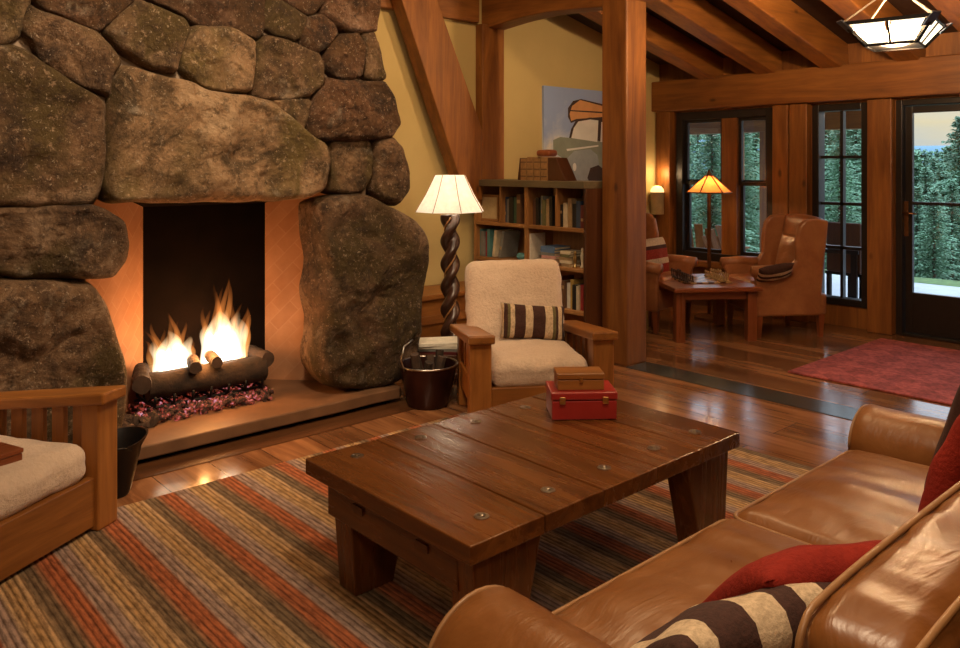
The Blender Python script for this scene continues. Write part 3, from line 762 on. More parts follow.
# ---- log set and fire
bark = plain('charred_bark', (0.045, 0.024, 0.013), 0.9, 0, 0.8, 14, 1.0, 0.5)
endg = plain('log_end', (0.09, 0.05, 0.03), 0.9, 0, 0.6, 10, 0.5)
def log(a, b, r, name, lab, cat='log', g='logs in the fire'):
    a = Vector(a); b = Vector(b); ctr = (a+b)/2
    bm = NB(); n = 18; seg = 16
    t = (b-a).normalized(); s = t.cross(Vector((0, 0, 1))).normalized(); q = s.cross(t); rings = []
    for i in range(n+1):
        p = a+(b-a)*i/n - ctr; ring = []
        for k in range(seg):
            an = 2*PI*k/seg; dr = s*math.cos(an)+q*math.sin(an)
            rr = r*(1+0.16*noise.noise(Vector((math.cos(an)*1.5, math.sin(an)*1.5, i*0.4+a.x*9))))
            ring.append(bm.verts.new(p+dr*rr))
        rings.append(ring)
    for A, B in zip(rings, rings[1:]):
        for k in range(seg): bm.faces.new((A[k], A[(k+1) % seg], B[(k+1) % seg], B[k]))
    f = bm.faces.new(rings[0]); f.material_index = 1; f = bm.faces.new(rings[-1]); f.material_index = 1
    o = obj(name, bm, [bark, endg], auto=40); o.location = ctr; tag(o, lab, cat, g); return o
lA = W(152, 0+400, 0.12); 
pA = Vector((1.66, 4.72, 0.27)); pB = Vector((2.36, 4.66, 0.27))
grate = thing('fire_grate', 'black iron grate holding the burning logs', 'grate', (2.0, 4.75, ZHE))
for k in range(7):
    x = -0.33+k*0.11
    bm = NB(); tube(bm, [(x, -0.14, 0.13), (x, -0.13, 0.075), (x, 0, 0.07), (x, 0.15, 0.075), (x, 0.17, 0.16)], 0.009, 6); obj('grate_bar', bm, M['iron'], grate, smooth=True)
for y in (-0.09, 0.12):
    bm = NB(); tube(bm, [(-0.36, y, 0.058), (0.36, y, 0.058)], 0.009, 6); obj('cross_bar', bm, M['iron'], grate)
for x in (-0.33, 0.33):
    for y in (-0.09, 0.12):
        bm = NB(); tube(bm, [(x, y, 0.06), (x, y, 0.0)], 0.009, 6); obj('leg', bm, M['iron'], grate)
log(pA, pB, 0.075, 'log', 'thick charred log lying along the front of the fire')
log((1.70, 4.88, 0.28), (2.33, 4.86, 0.27), 0.07, 'log', 'charred log at the back of the fire behind the flames')
log((1.90, 4.60, 0.36), (1.95, 4.78, 0.37), 0.036, 'log', 'short dark log end poking out of the left flames')
log((2.03, 4.60, 0.37), (2.06, 4.78, 0.38), 0.034, 'log', 'short dark log end poking out between the two flames')
log((1.60, 4.62, 0.31), (1.68, 4.86, 0.33), 0.05, 'log', 'charred log end at the left of the fire')
log((2.37, 4.62, 0.33), (2.36, 4.86, 0.34), 0.045, 'log', 'charred log end at the right of the fire')
# embers
me_, t_, b_ = nodes('glowing_embers')
v_ = coords(t_, False); n_ = noisen(t_, v_, 22, 5, 0.7)
t_.links.new(ramp(t_, n_, [(0.4, (0.03, 0.015, 0.012)), (0.6, (0.10, 0.05, 0.05))]), b_.inputs['Base Color'])
t_.links.new(ramp(t_, n_, [(0.50, (0, 0, 0)), (0.58, (0.35, 0.04, 0.02)), (0.65, (0.55, 0.22, 0.32)), (0.74, (1.0, 0.8, 0.9))]), b_.inputs['Emission Color'])
b_.inputs['Emission Strength'].default_value = 1.0; setp(b_, Roughness=0.95)
bm = NB(); random.seed(11)
for k in range(420):
    x = random.uniform(-0.40, 0.37); y = random.uniform(-0.22, 0.12); z = 0.0+random.uniform(0.01, 0.055)*(1-abs(y+0.02))
    s = random.uniform(0.014, 0.030)
    mt = Matrix.Translation((x, y, z)) @ Euler((random.random()*3, random.random()*3, 0)).to_matrix().to_4x4() @ Matrix.Diagonal((s, s*0.8, s*0.65, 1))
    bmesh.ops.create_icosphere(bm, subdivisions=1, radius=1.0, matrix=mt)
o = obj('embers', bm, me_); o.location = (2.0, 4.74, ZHE); o['kind'] = 'stuff'; tag(o, 'bed of glowing embers and cinders beneath the logs', 'embers')
bm = NB(); random.seed(12)
for k in range(26):
    x = random.uniform(-0.52, -0.36); y = random.uniform(-0.22, -0.02); s = random.uniform(0.02, 0.04)
    mt = Matrix.Translation((x, y, s*0.7)) @ Euler((random.random()*3, random.random()*3, 0)).to_matrix().to_4x4() @ Matrix.Diagonal((s*1.5, s*0.8, s*0.65, 1))
    bmesh.ops.create_icosphere(bm, subdivisions=1, radius=1.0, matrix=mt)
o = obj('wood_chips', bm, endg); o.location = (2.0, 4.72, ZHE); o['kind'] = 'stuff'; tag(o, 'pale wood chips and cinders at the left foot of the fire', 'wood chips')
# flames: glowing gas volumes
def flame_mat(name, cols, strength, dens=1.0):
    m = bpy.data.materials.new(name); m.use_nodes = True; t = m.node_tree; t.nodes.clear()
    o = t.nodes.new('ShaderNodeOutputMaterial'); e = t.nodes.new('ShaderNodeEmission')
    v = coords(t, False, 'Generated'); sp = t.nodes.new('ShaderNodeSeparateXYZ'); t.links.new(v, sp.inputs[0])
    c = ramp(t, sp.outputs[2], cols); t.links.new(c, e.inputs[0])
    n = noisen(t, coords(t), 9, 3, 0.6, 0.5, (1, 1, 0.3))
    f = ramp(t, n, [(0.35, (0.15,)*3), (0.6, (1,)*3)])
    fd = ramp(t, sp.outputs[2], [(0.0, (1,)*3), (0.5, (0.7,)*3), (1.0, (0.12,)*3)])
    mu = t.nodes.new('ShaderNodeMath'); mu.operation = 'MULTIPLY'; t.links.new(f, mu.inputs[0]); t.links.new(fd, mu.inputs[1])
    m2 = t.nodes.new('ShaderNodeMath'); m2.operation = 'MULTIPLY'; m2.inputs[1].default_value = strength; t.links.new(mu.outputs[0], m2.inputs[0])
    t.links.new(m2.outputs[0], e.inputs[1]); t.links.new(e.outputs[0], o.inputs['Volume']); return m
fl_o = flame_mat('flame_orange', [(0, (1, 0.50, 0.16)), (0.5, (1, 0.33, 0.07)), (1, (1, 0.24, 0.04))], 40)
fl_w = flame_mat('flame_core', [(0, (1, 0.90, 0.72)), (0.6, (1, 0.80, 0.50)), (1, (1, 0.55, 0.22))], 55)
def tongue(bm, x, y, h, r, lean, seed, flat=0.55):
    n = 14; seg = 10; rings = []
    for i in range(n+1):
        s = i/n; rr = r*(0.75+0.9*s)*(1-s)**0.75*1.25 + 0.001
        cx = x + lean*s*s + 0.030*math.sin(s*6+seed)*s; cy = y + 0.012*math.cos(s*5+seed)*s
        rings.append([bm.verts.new((cx+rr*math.cos(2*PI*k/seg), cy+flat*rr*math.sin(2*PI*k/seg), h*s)) for k in range(seg)])
    for A, B in zip(rings, rings[1:]):
        for k in range(seg): bm.faces.new((A[k], A[(k+1) % seg], B[(k+1) % seg], B[k]))
    bm.faces.new(rings[0][::-1]); bm.faces.new(rings[-1])
random.seed(5)
def flame(cx, spread, cnt, hmax, label, lean):
    rt = thing('flame', label, 'flame', (cx, 4.77, 0.335))
    for k in range(cnt):
        u = (k+0.5)/cnt*2-1
        h = hmax*(1-0.50*u*u)*random.uniform(0.7, 1.0)
        bm = NB(); tongue(bm, u*spread, random.uniform(-.03, .03), h, spread*0.17, u*0.04+lean, k*1.7+cx*5); obj('flame_tongue', bm, fl_o, rt, smooth=True)
    for k in range(max(2, cnt//2)):
        u = (k+0.5)/(cnt//2)*2-1
        bm = NB(); tongue(bm, u*spread*0.75, 0.0, hmax*0.68*(1-0.35*u*u)*random.uniform(0.85, 1), spread*0.42, u*0.02+lean*0.5, k*2.1); obj('flame_core', bm, fl_w, rt, smooth=True)
flame(1.835, 0.125, 10, 0.36, 'lower left flame rising from the logs', -0.03)
flame(2.145, 0.145, 13, 0.52, 'taller right flame rising from the logs', 0.02)

# hearth border strip, dark polished
bx('trim_4', wood('hearth_border_wood', (0.05, 0.02, 0.01), (0.13, 0.055, 0.022), 'X', 0.2, 8, 0.2, False), None, 0.3, 3.6, 4.05, 4.30, -0.005, 0.004, kind='structure')

# ============================================================ RUGS
bm = NB()
n = 60
x0, x1, y0, y1 = 0.05, 3.97, 0.2, 3.75
nx, ny = 60, 40; vv = {}
for i in range(nx+1):
    for j in range(ny+1):
        x = x0+(x1-x0)*i/nx; y = y0+(y1-y0)*j/ny
        vv[i, j] = bm.verts.new((x, y, 0.016+0.002*noise.noise(Vector((x*3, y*3, 0)))))
for i in range(nx):
    for j in range(ny): bm.faces.new((vv[i, j], vv[i+1, j], vv[i+1, j+1], vv[i, j+1]))
ed = [vv[i, 0] for i in range(nx+1)]+[vv[nx, j] for j in range(1, ny+1)]+[vv[i, ny] for i in range(nx-1, -1, -1)]+[vv[0, j] for j in range(ny-1, 0, -1)]
lo = [bm.verts.new((v.co.x, v.co.y, 0.001)) for v in ed]
for i in range(len(ed)):
    j = (i+1) % len(ed); bm.faces.new((ed[j], ed[i], lo[i], lo[j]))
o = obj('striped_rug', bm, M['rug']); tag(o, 'large braided rug striped rust, tan, mauve and brown under the coffee table', 'rug')
bm = NB(); box(bm, 5.70, 7.40, 1.1, 2.90, 0.001, 0.014)
o = obj('red_rug', bm, M['redrug'], bevel=0.004); tag(o, 'red patterned rug on the wood floor in front of the glass door', 'rug')

# ============================================================ COFFEE TABLE
TL, TF, TR = W(310, 462, 0.46), W(473, 547, 0.46), W(739, 432, 0.46)
tx0 = (TL.x+TF.x)/2; tx1 = TR.x; ty0 = 1.715; ty1 = TL.y+0.045
tc_ = Vector(((tx0+tx1)/2, (ty0+ty1)/2, 0)); hw = (tx1-tx0)/2; hd = (ty1-ty0)/2
ct = thing('coffee_table', 'low heavy plank-top wooden coffee table with round bolts on the striped rug', 'coffee table', (tc_.x, tc_.y, 0.0165))
ZT_ = 0.0; ztop = 0.46-0.0165
def plank_bm(x0, x1, y0, y1, z0, z1):
    bm = NB(); nx, ny = 4, 14
    g = {}
    for i in range(nx+1):
        for j in range(ny+1):
            x = x0+(x1-x0)*i/nx; y = y0+(y1-y0)*j/ny
            g[i, j] = bm.verts.new((x, y, z1 + 0.0015*noise.noise(Vector((x*9, y*5, 1)))))
    for i in range(nx):
        for j in range(ny): bm.faces.new((g[i, j], g[i+1, j], g[i+1, j+1], g[i, j+1]))
    ed = [g[i, 0] for i in range(nx+1)]+[g[nx, j] for j in range(1, ny+1)]+[g[i, ny] for i in range(nx-1, -1, -1)]+[g[0, j] for j in range(ny-1, 0, -1)]
    lo = [bm.verts.new((v.co.x, v.co.y, z0)) for v in ed]
    for i in range(len(ed)):
        j = (i+1) % len(ed); bm.faces.new((ed[j], ed[i], lo[i], lo[j]))
    bm.faces.new(lo[::-1]); return bm
px_ = [-hw, onX(0, 0, 1) and 0]
seams = [W(543.5, 514, 0.46).x, W(600, 488, 0.46).x, W(652, 465, 0.46).x, W(697, 446, 0.46).x]
xs = [-hw] + [s-tc_.x for s in seams] + [hw]
bolts_px = [(487, 517), (553, 492), (611, 468), (659, 447), (700, 427)]
for i in range(5):
    p = obj('plank', plank_bm(xs[i]+(0.0025 if i else 0), xs[i+1]-(0.0025 if i < 4 else 0), -hd, hd, ztop-0.058, ztop), M['tableY'], ct, bevel=0.004)
    for yy in (-hd+0.125, hd-0.11):
        cx = (xs[i]+xs[i+1])/2
        bm = NB(); lathe(bm, [(0.025, -0.001), (0.025, 0.003), (0.016, 0.004), (0.015, 0.002), (0.010, 0.002), (0.009, 0.007), (0.002, 0.009)], 14, (cx, yy, ztop))
        obj('bolt', bm, M['steel'], p, auto=40)
ap = 0.075
bx('apron', M['tableY'], ct, -hw+0.035, -hw+0.10, -hd+0.10, hd-0.10, ztop-0.185, ztop-0.059, bevel=0.005)
bx('apron', M['tableY'], ct, hw-0.10, hw-0.035, -hd+0.10, hd-0.10, ztop-0.185, ztop-0.059, bevel=0.005)
bx('apron', M['tableX'], ct, -hw+0.36, hw-0.36, -hd+0.09, -hd+0.14, ztop-0.12, ztop-0.059, bevel=0.005)
bx('apron', M['tableX'], ct, -hw+0.36, hw-0.36, hd-0.14, hd-0.09, ztop-0.12, ztop-0.059, bevel=0.005)
for k, yy in enumerate((-0.2, 0.16)):
    bx('slot_shade', M['darkY'], ct, -hw+0.028, -hw+0.036, yy-0.03, yy+0.03, ztop-0.115, ztop-0.09)  # dark blocks on the apron face stand in for shaded bolt slots
    
for sx in (-1, 1):
    for sy in (-1, 1):
        bm = NB()
        xo = sx*(hw-0.035); xi = sx*(hw-0.33); xib = sx*(hw-0.23); xob = sx*(hw-0.065)
        ins = 0.03 if sy < 0 else 0.13; ya = sy*(hd-ins); yb = sy*(hd-ins-0.11)
        prism(bm, [(xob, ya, 0), (xib, ya, 0), (xi, ya, ztop-0.059), (xo, ya, ztop-0.059)], (0, yb-ya, 0))
        obj('leg', bm, M['tableZ'], ct, bevel=0.006)
# boxes on the table
a = W(552, 421, 0.46); b = W(617, 420, 0.46); dv = (b-a); ang = math.atan2(dv.y, dv.x)
rb = thing('red_box', 'red lacquered box with two brass clasps on the coffee table', 'box', (a.x, a.y, 0.462), ang)
wd = dv.length
bx('body', M['redbox'], rb, 0, wd, 0, 0.19, 0, 0.082, bevel=0.005)
bx('lid', M['redbox'], rb, -0.004, wd+0.004, -0.004, 0.194, 0.085, 0.118, bevel=0.006)
for x in (0.045, wd-0.05):
    cl = bx('clasp', M['brass'], rb, x-0.013, x+0.013, -0.010, -0.003, 0.070, 0.100, bevel=0.003)
wbx = thing('wooden_box', 'small light wooden box resting on top of the red box', 'box', (a.x+0.03*math.cos(ang)-0.03*math.sin(ang), a.y+0.03*math.sin(ang)+0.03*math.cos(ang), 0.58), ang)
bx('body', M['chairX'], wbx, 0, 0.20, 0, 0.12, 0.0005, 0.045, bevel=0.003)
bx('lid', M['chairX'], wbx, -0.003, 0.203, -0.003, 0.123, 0.047, 0.072, bevel=0.004)
bx('latch', M['brass'], wbx, 0.093, 0.107, -0.008, -0.002, 0.036, 0.056)

# ============================================================ MORRIS CHAIRS
def morris(name, label, loc, rz, W_=0.86, pw=0.145, D_=0.80, za=0.60, zb=0.50, seat=0.45, rail=(0.14, 0.29), cushion=0.17, back=True, pillow=False):
    t = thing(name, label, 'armchair', loc, rz)
    hw = W_/2; f = -D_/2
    for s in (-1, 1):
        xo = s*hw; xi = s*(hw-pw)
        x0, x1 = min(xo, xi), max(xo, xi)
        bx('leg', M['chairZ'], t, x0, x1, f, f+pw*0.8, 0, za-0.05, bevel=0.008)
        bx('leg', M['chairZ'], t, x0+0.03, x1-0.03, D_/2-0.12, D_/2-0.02, 0, zb-0.055, bevel=0.008)
        bm = NB(); ax0, ax1 = x0-0.015, x1+0.015
        ya, yb = f-0.035, D_/2+0.03
        prism(bm, [(ax0, ya, za-0.05), (ax0, yb, zb-0.05), (ax0, yb, zb), (ax0, ya, za)], (ax1-ax0, 0, 0))
        obj('arm', bm, M['chairY'], t, bevel=0.01)
        bx('side_rail', M['chairY'], t, x0+0.035, x1-0.035, f+pw*0.8, D_/2-0.12, rail[0], rail[1], bevel=0.005)
        ns_ = 5
        for k in range(ns_):
            y = f+pw*0.8+0.05+k*(D_-0.36)/(ns_-1)
            zt = za-0.05+(zb-za)*((y+0.07-ya)/(yb-ya)) - 0.002
            bx('slat', M['chairZ'], t, (x0+x1)/2-0.012, (x0+x1)/2+0.012, y-0.032, y+0.032, rail[1]-0.01, zt, bevel=0.003)
    bx('front_rail', M['chairX'], t, -hw+pw, hw-pw, f+0.02, f+0.06, rail[0], rail[1], bevel=0.005)
    bx('back_rail', M['chairX'], t, -hw+pw, hw-pw, D_/2-0.09, D_/2-0.05, rail[0], rail[1], bevel=0.005)
    bx('seat_deck', M['chairX'], t, -hw+pw, hw-pw, f+0.06, D_/2-0.09, rail[1]-0.06, rail[1]-0.03)
    iw = W_-2*pw-0.01
    def puff(u, p):
        q = p.copy()
        q.z += 0.030*(1-u.x**2)*(1-u.y**2)*(1 if u.z > 0 else 0)
        k = 0.007*noise.noise(p*16)+0.010*noise.noise(p*6)
        q += p.normalized()*k; return q
    bm = NB(); softbox(bm, (0, -0.005, seat-cushion/2), (iw, D_-0.06, cushion), 0.065, 30, puff)
    obj('seat_cushion', bm, M['sheep'], t, smooth=True)
    if back:
        tilt = Matrix.Rotation(R(-17), 3, 'X')
        bm = NB()
        def fb(u, p):
            q = p.copy(); q.y -= 0.02*(1-u.x**2)*(1-u.z**2)*(1 if u.y < 0 else 0)
            k = 0.007*noise.noise(p*16)+0.012*noise.noise(p*5); q += p.normalized()*k
            q = tilt @ q; return q
        softbox(bm, (-0.02, D_/2-0.10, seat+0.21), (iw+0.06, 0.15, 0.56), 0.07, 30, fb)
        obj('back_cushion', bm, M['sheep'], t, smooth=True)
        bm = NB()
        for k in range(4):
            z = 0.36+k*0.13; y = D_/2-0.10+0.105+(z-(seat+0.23))*math.tan(R(17))
            box(bm, -iw/2, iw/2, y, y+0.02, z, z+0.07)
        obj('back_slats', bm, M['chairX'], t, bevel=0.003)
    return t
c2c = RD(0.295, 4.93)
CH2A = -YAW + R(9)
ch2 = morris('armchair', 'wooden armchair with cream sheepskin cushions beside the bookcase', (c2c.x, c2c.y, 0), CH2A, W_=0.84, pw=0.125, seat=0.44)
# left chair
post = W(105, 530)
ax = Vector((-0.846, -0.533, 0)).normalized(); ay = Vector((-0.533, 0.846, 0)).normalized()   # along front rail, and towards the back
Wl, Dl = 0.80, 0.80
pc = W(118, 524)
cl_ = pc + ax*(Wl/2) + ay*(Dl/2)
angl = math.atan2(-ax.y, -ax.x)
ch1 = morris('armchair', 'low wooden armchair with cream cushion cut by the left picture edge', (cl_.x, cl_.y, 0.017), angl, W_=Wl, D_=Dl, pw=0.115, za=0.585, zb=0.48, seat=0.375, rail=(0.02, 0.225), cushion=0.16)
# lumbar pillow on chair 2
bm = pillow_bm(0.42, 0.22, 0.13, seed=2)
o = obj('striped_pillow', bm, M['stripeA'], smooth=True)
pl = ch2.matrix_basis @ Vector((0.02, 0.09, 0.575))
mw = Matrix.LocRotScale(ch2.location, ch2.rotation_euler, None)
o.location = mw @ Vector((0.05, 0.085, 0.565)); o.rotation_euler = (R(-20), R(5), CH2A)
tag(o, 'small brown and cream striped lumbar pillow on the sheepskin armchair', 'pillow')

# ============================================================ SOFA
sx0, sx1 = 1.37, 3.14; sf = 1.34; sr = 0.34
so = thing('leather_sofa', 'cognac brown leather sofa with piped cushions at the lower right', 'sofa', ((sx0+sx1)/2, 0.85, 0.0165))
SO = so.location.copy()
def srel(x, y, z): return (x-SO.x, y-SO.y, z-SO.z)
def sbox(name, x0, x1, y0, y1, z0, z1, r, mat, fn=None, n=16, rot=None):
    bm = NB(); c = srel((x0+x1)/2, (y0+y1)/2, (z0+z1)/2); softbox(bm, c, (x1-x0, y1-y0, z1-z0), r, n, fn, rot)
    return obj(name, bm, mat, so, smooth=True)
sbox('base', sx0-0.02, sx1+0.02, sr+0.05, sf-0.05, 0.08, 0.31, 0.03, M['leather'])
for sx in (sx0-0.2, sx1+0.2):
    for sy in (sf-0.12, sr+0.1):
        bm = NB(); lathe(bm, [(0.022, 0), (0.035, 0.09)], 12, srel(sx, sy, 0.0165)); obj('foot', bm, M['darkZ'], so, auto=40)
mid = 2.25
def seatf(sd):
    def f(u, p):
        q = p.copy()
        if u.z > 0: q.z += 0.035*(1-u.x**2)**0.7*(1-u.y**4)
        # pulled creases running out from the back
        if u.z > 0: q.z += 0.017*noise.noise(Vector((p.x*9+sd, p.y*1.6+p.x*2, sd)))*(1-u.x**4)
        q.z += 0.004*noise.noise(Vector((p.x*25, p.y*8, sd)))
        return q
    return f
def cushion_piping(parent, x0, x1, y0, y1, z, r=0.045):
    pts = []
    for (cx, cy, a0) in ((x1-r, y1-r, 0), (x0+r, y1-r, 90), (x0+r, y0+r, 180), (x1-r, y0+r, 270)):
        for k in range(5):
            a = R(a0+k*22.5); pts.append(srel(cx+r*math.cos(a), cy+r*math.sin(a), z))
    bm = NB(); tube(bm, pts, 0.0065, 6, closed=True); return obj('piping', bm, M['piping'], parent, smooth=True)
for (a, b_, sd) in ((sx0, mid-0.003, 1.0), (mid+0.003, sx1, 5.0)):
    c = sbox('seat_cushion', a, b_, 0.60, sf, 0.305, 0.465, 0.045, M['leather'], seatf(sd), 40)
    cushion_piping(c, a+0.004, b_-0.004, 0.604, sf-0.002, 0.448)
def arm(x0, x1):
    bm = NB(); n = 26; r = (x1-x0)/2; prof = []
    cx = (x0+x1)/2; zc = 0.59-r*0.92
    prof.append((x0+0.02, 0.08)); 
    for k in range(17):
        a = PI - PI*k/16 * 1.0
        prof.append((cx+(r+0.0)*math.cos(a), zc+r*0.92*math.sin(a)))
    prof.append((x1-0.02, 0.08))
    ysn = [sr+0.02+(sf-sr-0.02)*k/24 for k in range(25)]
    rings = []
    for i, y in enumerate(ysn+[sf+0.018, sf+0.028]):
        k = i-24
        s = 1.0 if k <= 0 else (0.93 if k == 1 else 0.80)
        zz = 0.0
        ring = []
        for (x, z) in prof:
            xx = cx+(x-cx)*s; z2 = 0.35+(z-0.35)*s if z > 0.1 else z
            nn = 0.004*noise.noise(Vector((x*7, y*7, z*7)))
            ring.append(bm.verts.new(srel(xx+nn, y, z2+nn)))
        rings.append(ring)
    for A, B in zip(rings, rings[1:]):
        for k in range(len(A)):
            bm.faces.new((A[k], A[(k+1) % len(A)], B[(k+1) % len(A)], B[k]))
    bm.faces.new(rings[0][::-1]); bm.faces.new(rings[-1])
    o = obj('arm', bm, M['leather'], so, smooth=True)
    pts = [srel(cx+(p[0]-cx)*0.97, sf+0.012, 0.35+(p[1]-0.35)*0.97) for p in prof[1:-1]]
    bm = NB(); tube(bm, pts, 0.006, 6); obj('piping', bm, M['piping'], o, smooth=True)
arm(sx0-0.32, sx0-0.005); arm(sx1+0.005, sx1+0.30)
# back frame
def backf(u, p):
    q = p.copy(); q.z += 0.006*noise.noise(p*4); return q
sbox('back_frame', sx0-0.28, sx1+0.28, sr-0.04, sr+0.13, 0.08, 0.80, 0.06, M['leather'], backf, 24)
def bcf(sd):
    def f(u, p):
        q = p.copy()
        q.y += (0.05*(1-u.x**2)*(1-u.z**2))*(1 if u.y > 0 else 0)
        if u.z > 0: q.z += 0.018*(1-u.x**4)
        # gathered puckers on top edge
        q.z += (0.008*noise.noise(Vector((p.x*16+sd, p.y*3, sd))))*(1 if u.z > 0 else 0)
        q.y += 0.006*noise.noise(Vector((p.x*14, p.z*6, sd)))
        return q
    return f
tb = Matrix.Rotation(R(8), 3, 'X')
for (a, b_, sd) in ((sx0-0.175, 2.22, 2.0), (2.23, sx1+0.03, 7.0)):
    c = sbox('back_cushion', a, b_, 0.42, 0.60, 0.42, 0.85, 0.05, M['leather'], bcf(sd), 40)
    # piping along front and rear top edges and down the ends
    for yy in (0.595, 0.430):
        r = 0.05; pts = []
        for k in range(5): an = R(180-k*22.5); pts.append((a+r+r*math.cos(an), 0.843-r+r*math.sin(an)))
        for k in range(5): an = R(90-k*22.5); pts.append((b_-r+r*math.cos(an), 0.843-r+r*math.sin(an)))
        pts = [(pts[0][0], 0.46)] + pts + [(pts[-1][0], 0.46)]
        mids = []
        for i in range(len(pts)-1):
            (x0_, z0_), (x1_, z1_) = pts[i], pts[i+1]; m_ = 14 if abs(x1_-x0_) > 0.3 else 1
            for q in range(m_): s = q/m_; mids.append((x0_+(x1_-x0_)*s, z0_+(z1_-z0_)*s))
        mids.append(pts[-1])
        cx = (a+b_)/2; hx = (b_-a)/2
        bm = NB(); tube(bm, [srel(x, yy-0.004*(1 if yy > .5 else -1), z+(0.016*(1-((x-cx)/hx)**4) if z > 0.83 else 0)) for x, z in mids], 0.0065, 6)
        obj('piping', bm, M['piping'], c, smooth=True)
# pillows on the sofa
def pill(name, w_, h_, t_, loc, rot, mat, lab, seed):
    o = obj(name, pillow_bm(w_, h_, t_, seed=seed), mat, smooth=True); o.location = loc; o.rotation_euler = tuple(R(a) for a in rot)
    tag(o, lab, 'pillow'); return o
pill('red_pillow', 0.46, 0.38, 0.15, (1.76, 0.84, 0.60), (50, 0, -24), M['redfab'], 'plain dark red pillow lying on the near half of the leather sofa', 4)
pill('striped_pillow', 0.48, 0.34, 0.15, (1.43, 0.87, 0.585), (46, 2, -10), M['stripeB'], 'brown and cream wide-striped pillow at the lower picture edge on the sofa', 6)
pill('red_pillow', 0.44, 0.44, 0.15, (2.66, 0.76, 0.69), (22, 0, -8), M['redfab'], 'red woven pillow leaning on the sofa back near the far arm', 8)
pill('cream_pillow', 0.46, 0.46, 0.14, (2.90, 0.78, 0.70), (20, 0, -25), M['stripeB'], 'cream and dark pillow behind the red one at the far sofa arm', 9)

# ============================================================ BOOKCASE
BX0, BX1 = 4.77, 5.10; BY0, BY1 = 4.062, 5.38
bc = thing('bookcase', 'open wooden bookcase full of books between column and back wall', 'bookcase', (BX0, (BY0+BY1)/2, 0))
def brel(x, y, z): return x-BX0, y-(BY0+BY1)/2, z
def bb(name, mat, x0, x1, y0, y1, z0, z1, bevel=0.004):
    a = brel(x0, y0, z0); b = brel(x1, y1, z1)
    return bx(name, mat, bc, a[0], b[0], a[1], b[1], a[2], b[2], bevel=bevel)
bb('top_board', wood('grey_top_wood', (0.10, 0.085, 0.05), (0.20, 0.16, 0.10), 'Y', 0.4, 9, 0.2, False), BX0-0.03, BX1+0.02, BY0-0.0, BY1+0.0, 1.365, 1.42)
YD = onX(526, 0, BX0).y
bb('side_panel', M['darkZ'], BX0, BX1-0.022, BY0, BY0+0.03, 0, 1.365)
bb('side_panel', M['caseZ'], BX0, BX1-0.022, BY1-0.03, BY1, 0, 1.365)
bb('back_panel', M['caseZ'], BX1-0.02, BX1, BY0, BY1, 0, 1.364)
bb('divider', M['caseZ'], BX0, BX1-0.022, YD-0.022, YD+0.022, 0.09, 1.364)
zsh = [1.05, 0.735, 0.40, 0.09]
for z in zsh:
    bb('shelf', M['caseY'], BX0-0.004, BX1-0.022, BY0+0.031, YD-0.023, z-0.03, z)
    bb('shelf', M['caseY'], BX0-0.004, BX1-0.022, YD+0.023, BY1-0.031, z-0.03, z)
y_ = onX(556, 0, BX0).y; bb('divider', M['caseZ'], BX0, BX1-0.022, y_-0.012, y_+0.012, 1.051, 1.364)
y_2 = onX(500, 0, BX0).y; bb('divider', M['caseZ'], BX0, BX1-0.022, y_2-0.012, y_2+0.012, 1.051, 1.364)
bb('plinth', M['darkY'], BX0+0.02, BX0+0.04, BY0+0.031, BY1-0.031, 0, 0.059)

# books
PAPER = plain('book_pages', (0.62, 0.52, 0.36), 0.9, 0, 0.2, 60)
BC = {'dark blue': (0.03, 0.06, 0.12), 'black': (0.015, 0.013, 0.013), 'dark green': (0.03, 0.08, 0.05), 'cream': (0.62, 0.52, 0.36), 'brown': (0.13, 0.06, 0.03),
      'teal': (0.08, 0.22, 0.22), 'red': (0.33, 0.03, 0.03), 'tan': (0.36, 0.24, 0.12), 'grey': (0.20, 0.20, 0.18), 'blue': (0.10, 0.18, 0.33), 'pink': (0.62, 0.32, 0.28), 'olive': (0.14, 0.14, 0.06), 'white': (0.75, 0.70, 0.6), 'maroon': (0.12, 0.02, 0.02), 'yellow': (0.55, 0.35, 0.08)}
BM_ = {k: plain('cover_'+k.replace(' ', '_'), v, 0.5, 0, 0.25, 20) for k, v in BC.items()}
ORD = ['first', 'second', 'third', 'fourth', 'fifth', 'sixth', 'seventh', 'eighth', 'ninth', 'tenth', 'eleventh', 'twelfth', 'thirteenth']
def book(color, t, h, d, loc, label, group, tilt=0.0, flat=False, rz=0.0):
    """upright book, spine towards -X, thickness along Y"""
    r = thing('book', label, 'book', loc, rz, group)
    r.rotation_euler = (tilt, 0, rz) if not flat else (0, 0, rz)
    bm = NB(); c = 0.004
    if not flat:
        box(bm, 0, d, -t/2, -t/2+c, 0, h); box(bm, 0, d, t/2-c, t/2, 0, h); box(bm, 0, c, -t/2+c, t/2-c, 0, h)
        obj('cover', bm, BM_[color], r); bx('pages', PAPER, r, c+0.0005, d-0.006, -t/2+c+0.0003, t/2-c-0.0003, 0.004, h-0.004)
        if t > 0.018 and color not in ('cream', 'white', 'old tan') and int(h*7919+t*9973) % 5 < 2:
            f0 = 0.3+0.1*(int(h*4001) % 5); bx('spine_label', BM_['tan'], r, -0.0012, -0.0001, -t/2+0.004, t/2-0.004, h*f0, h*(f0+0.12))
    else:
        box(bm, 0, d, -h/2, h/2, 0, c); box(bm, 0, d, -h/2, h/2, t-c, t); box(bm, 0, c, -h/2, h/2, c, t-c)
        obj('cover', bm, BM_[color], r); bx('pages', PAPER, r, c+0.0005, d-0.006, -h/2+0.004, h/2-0.004, c+0.0003, t-c-0.0003)
    return r
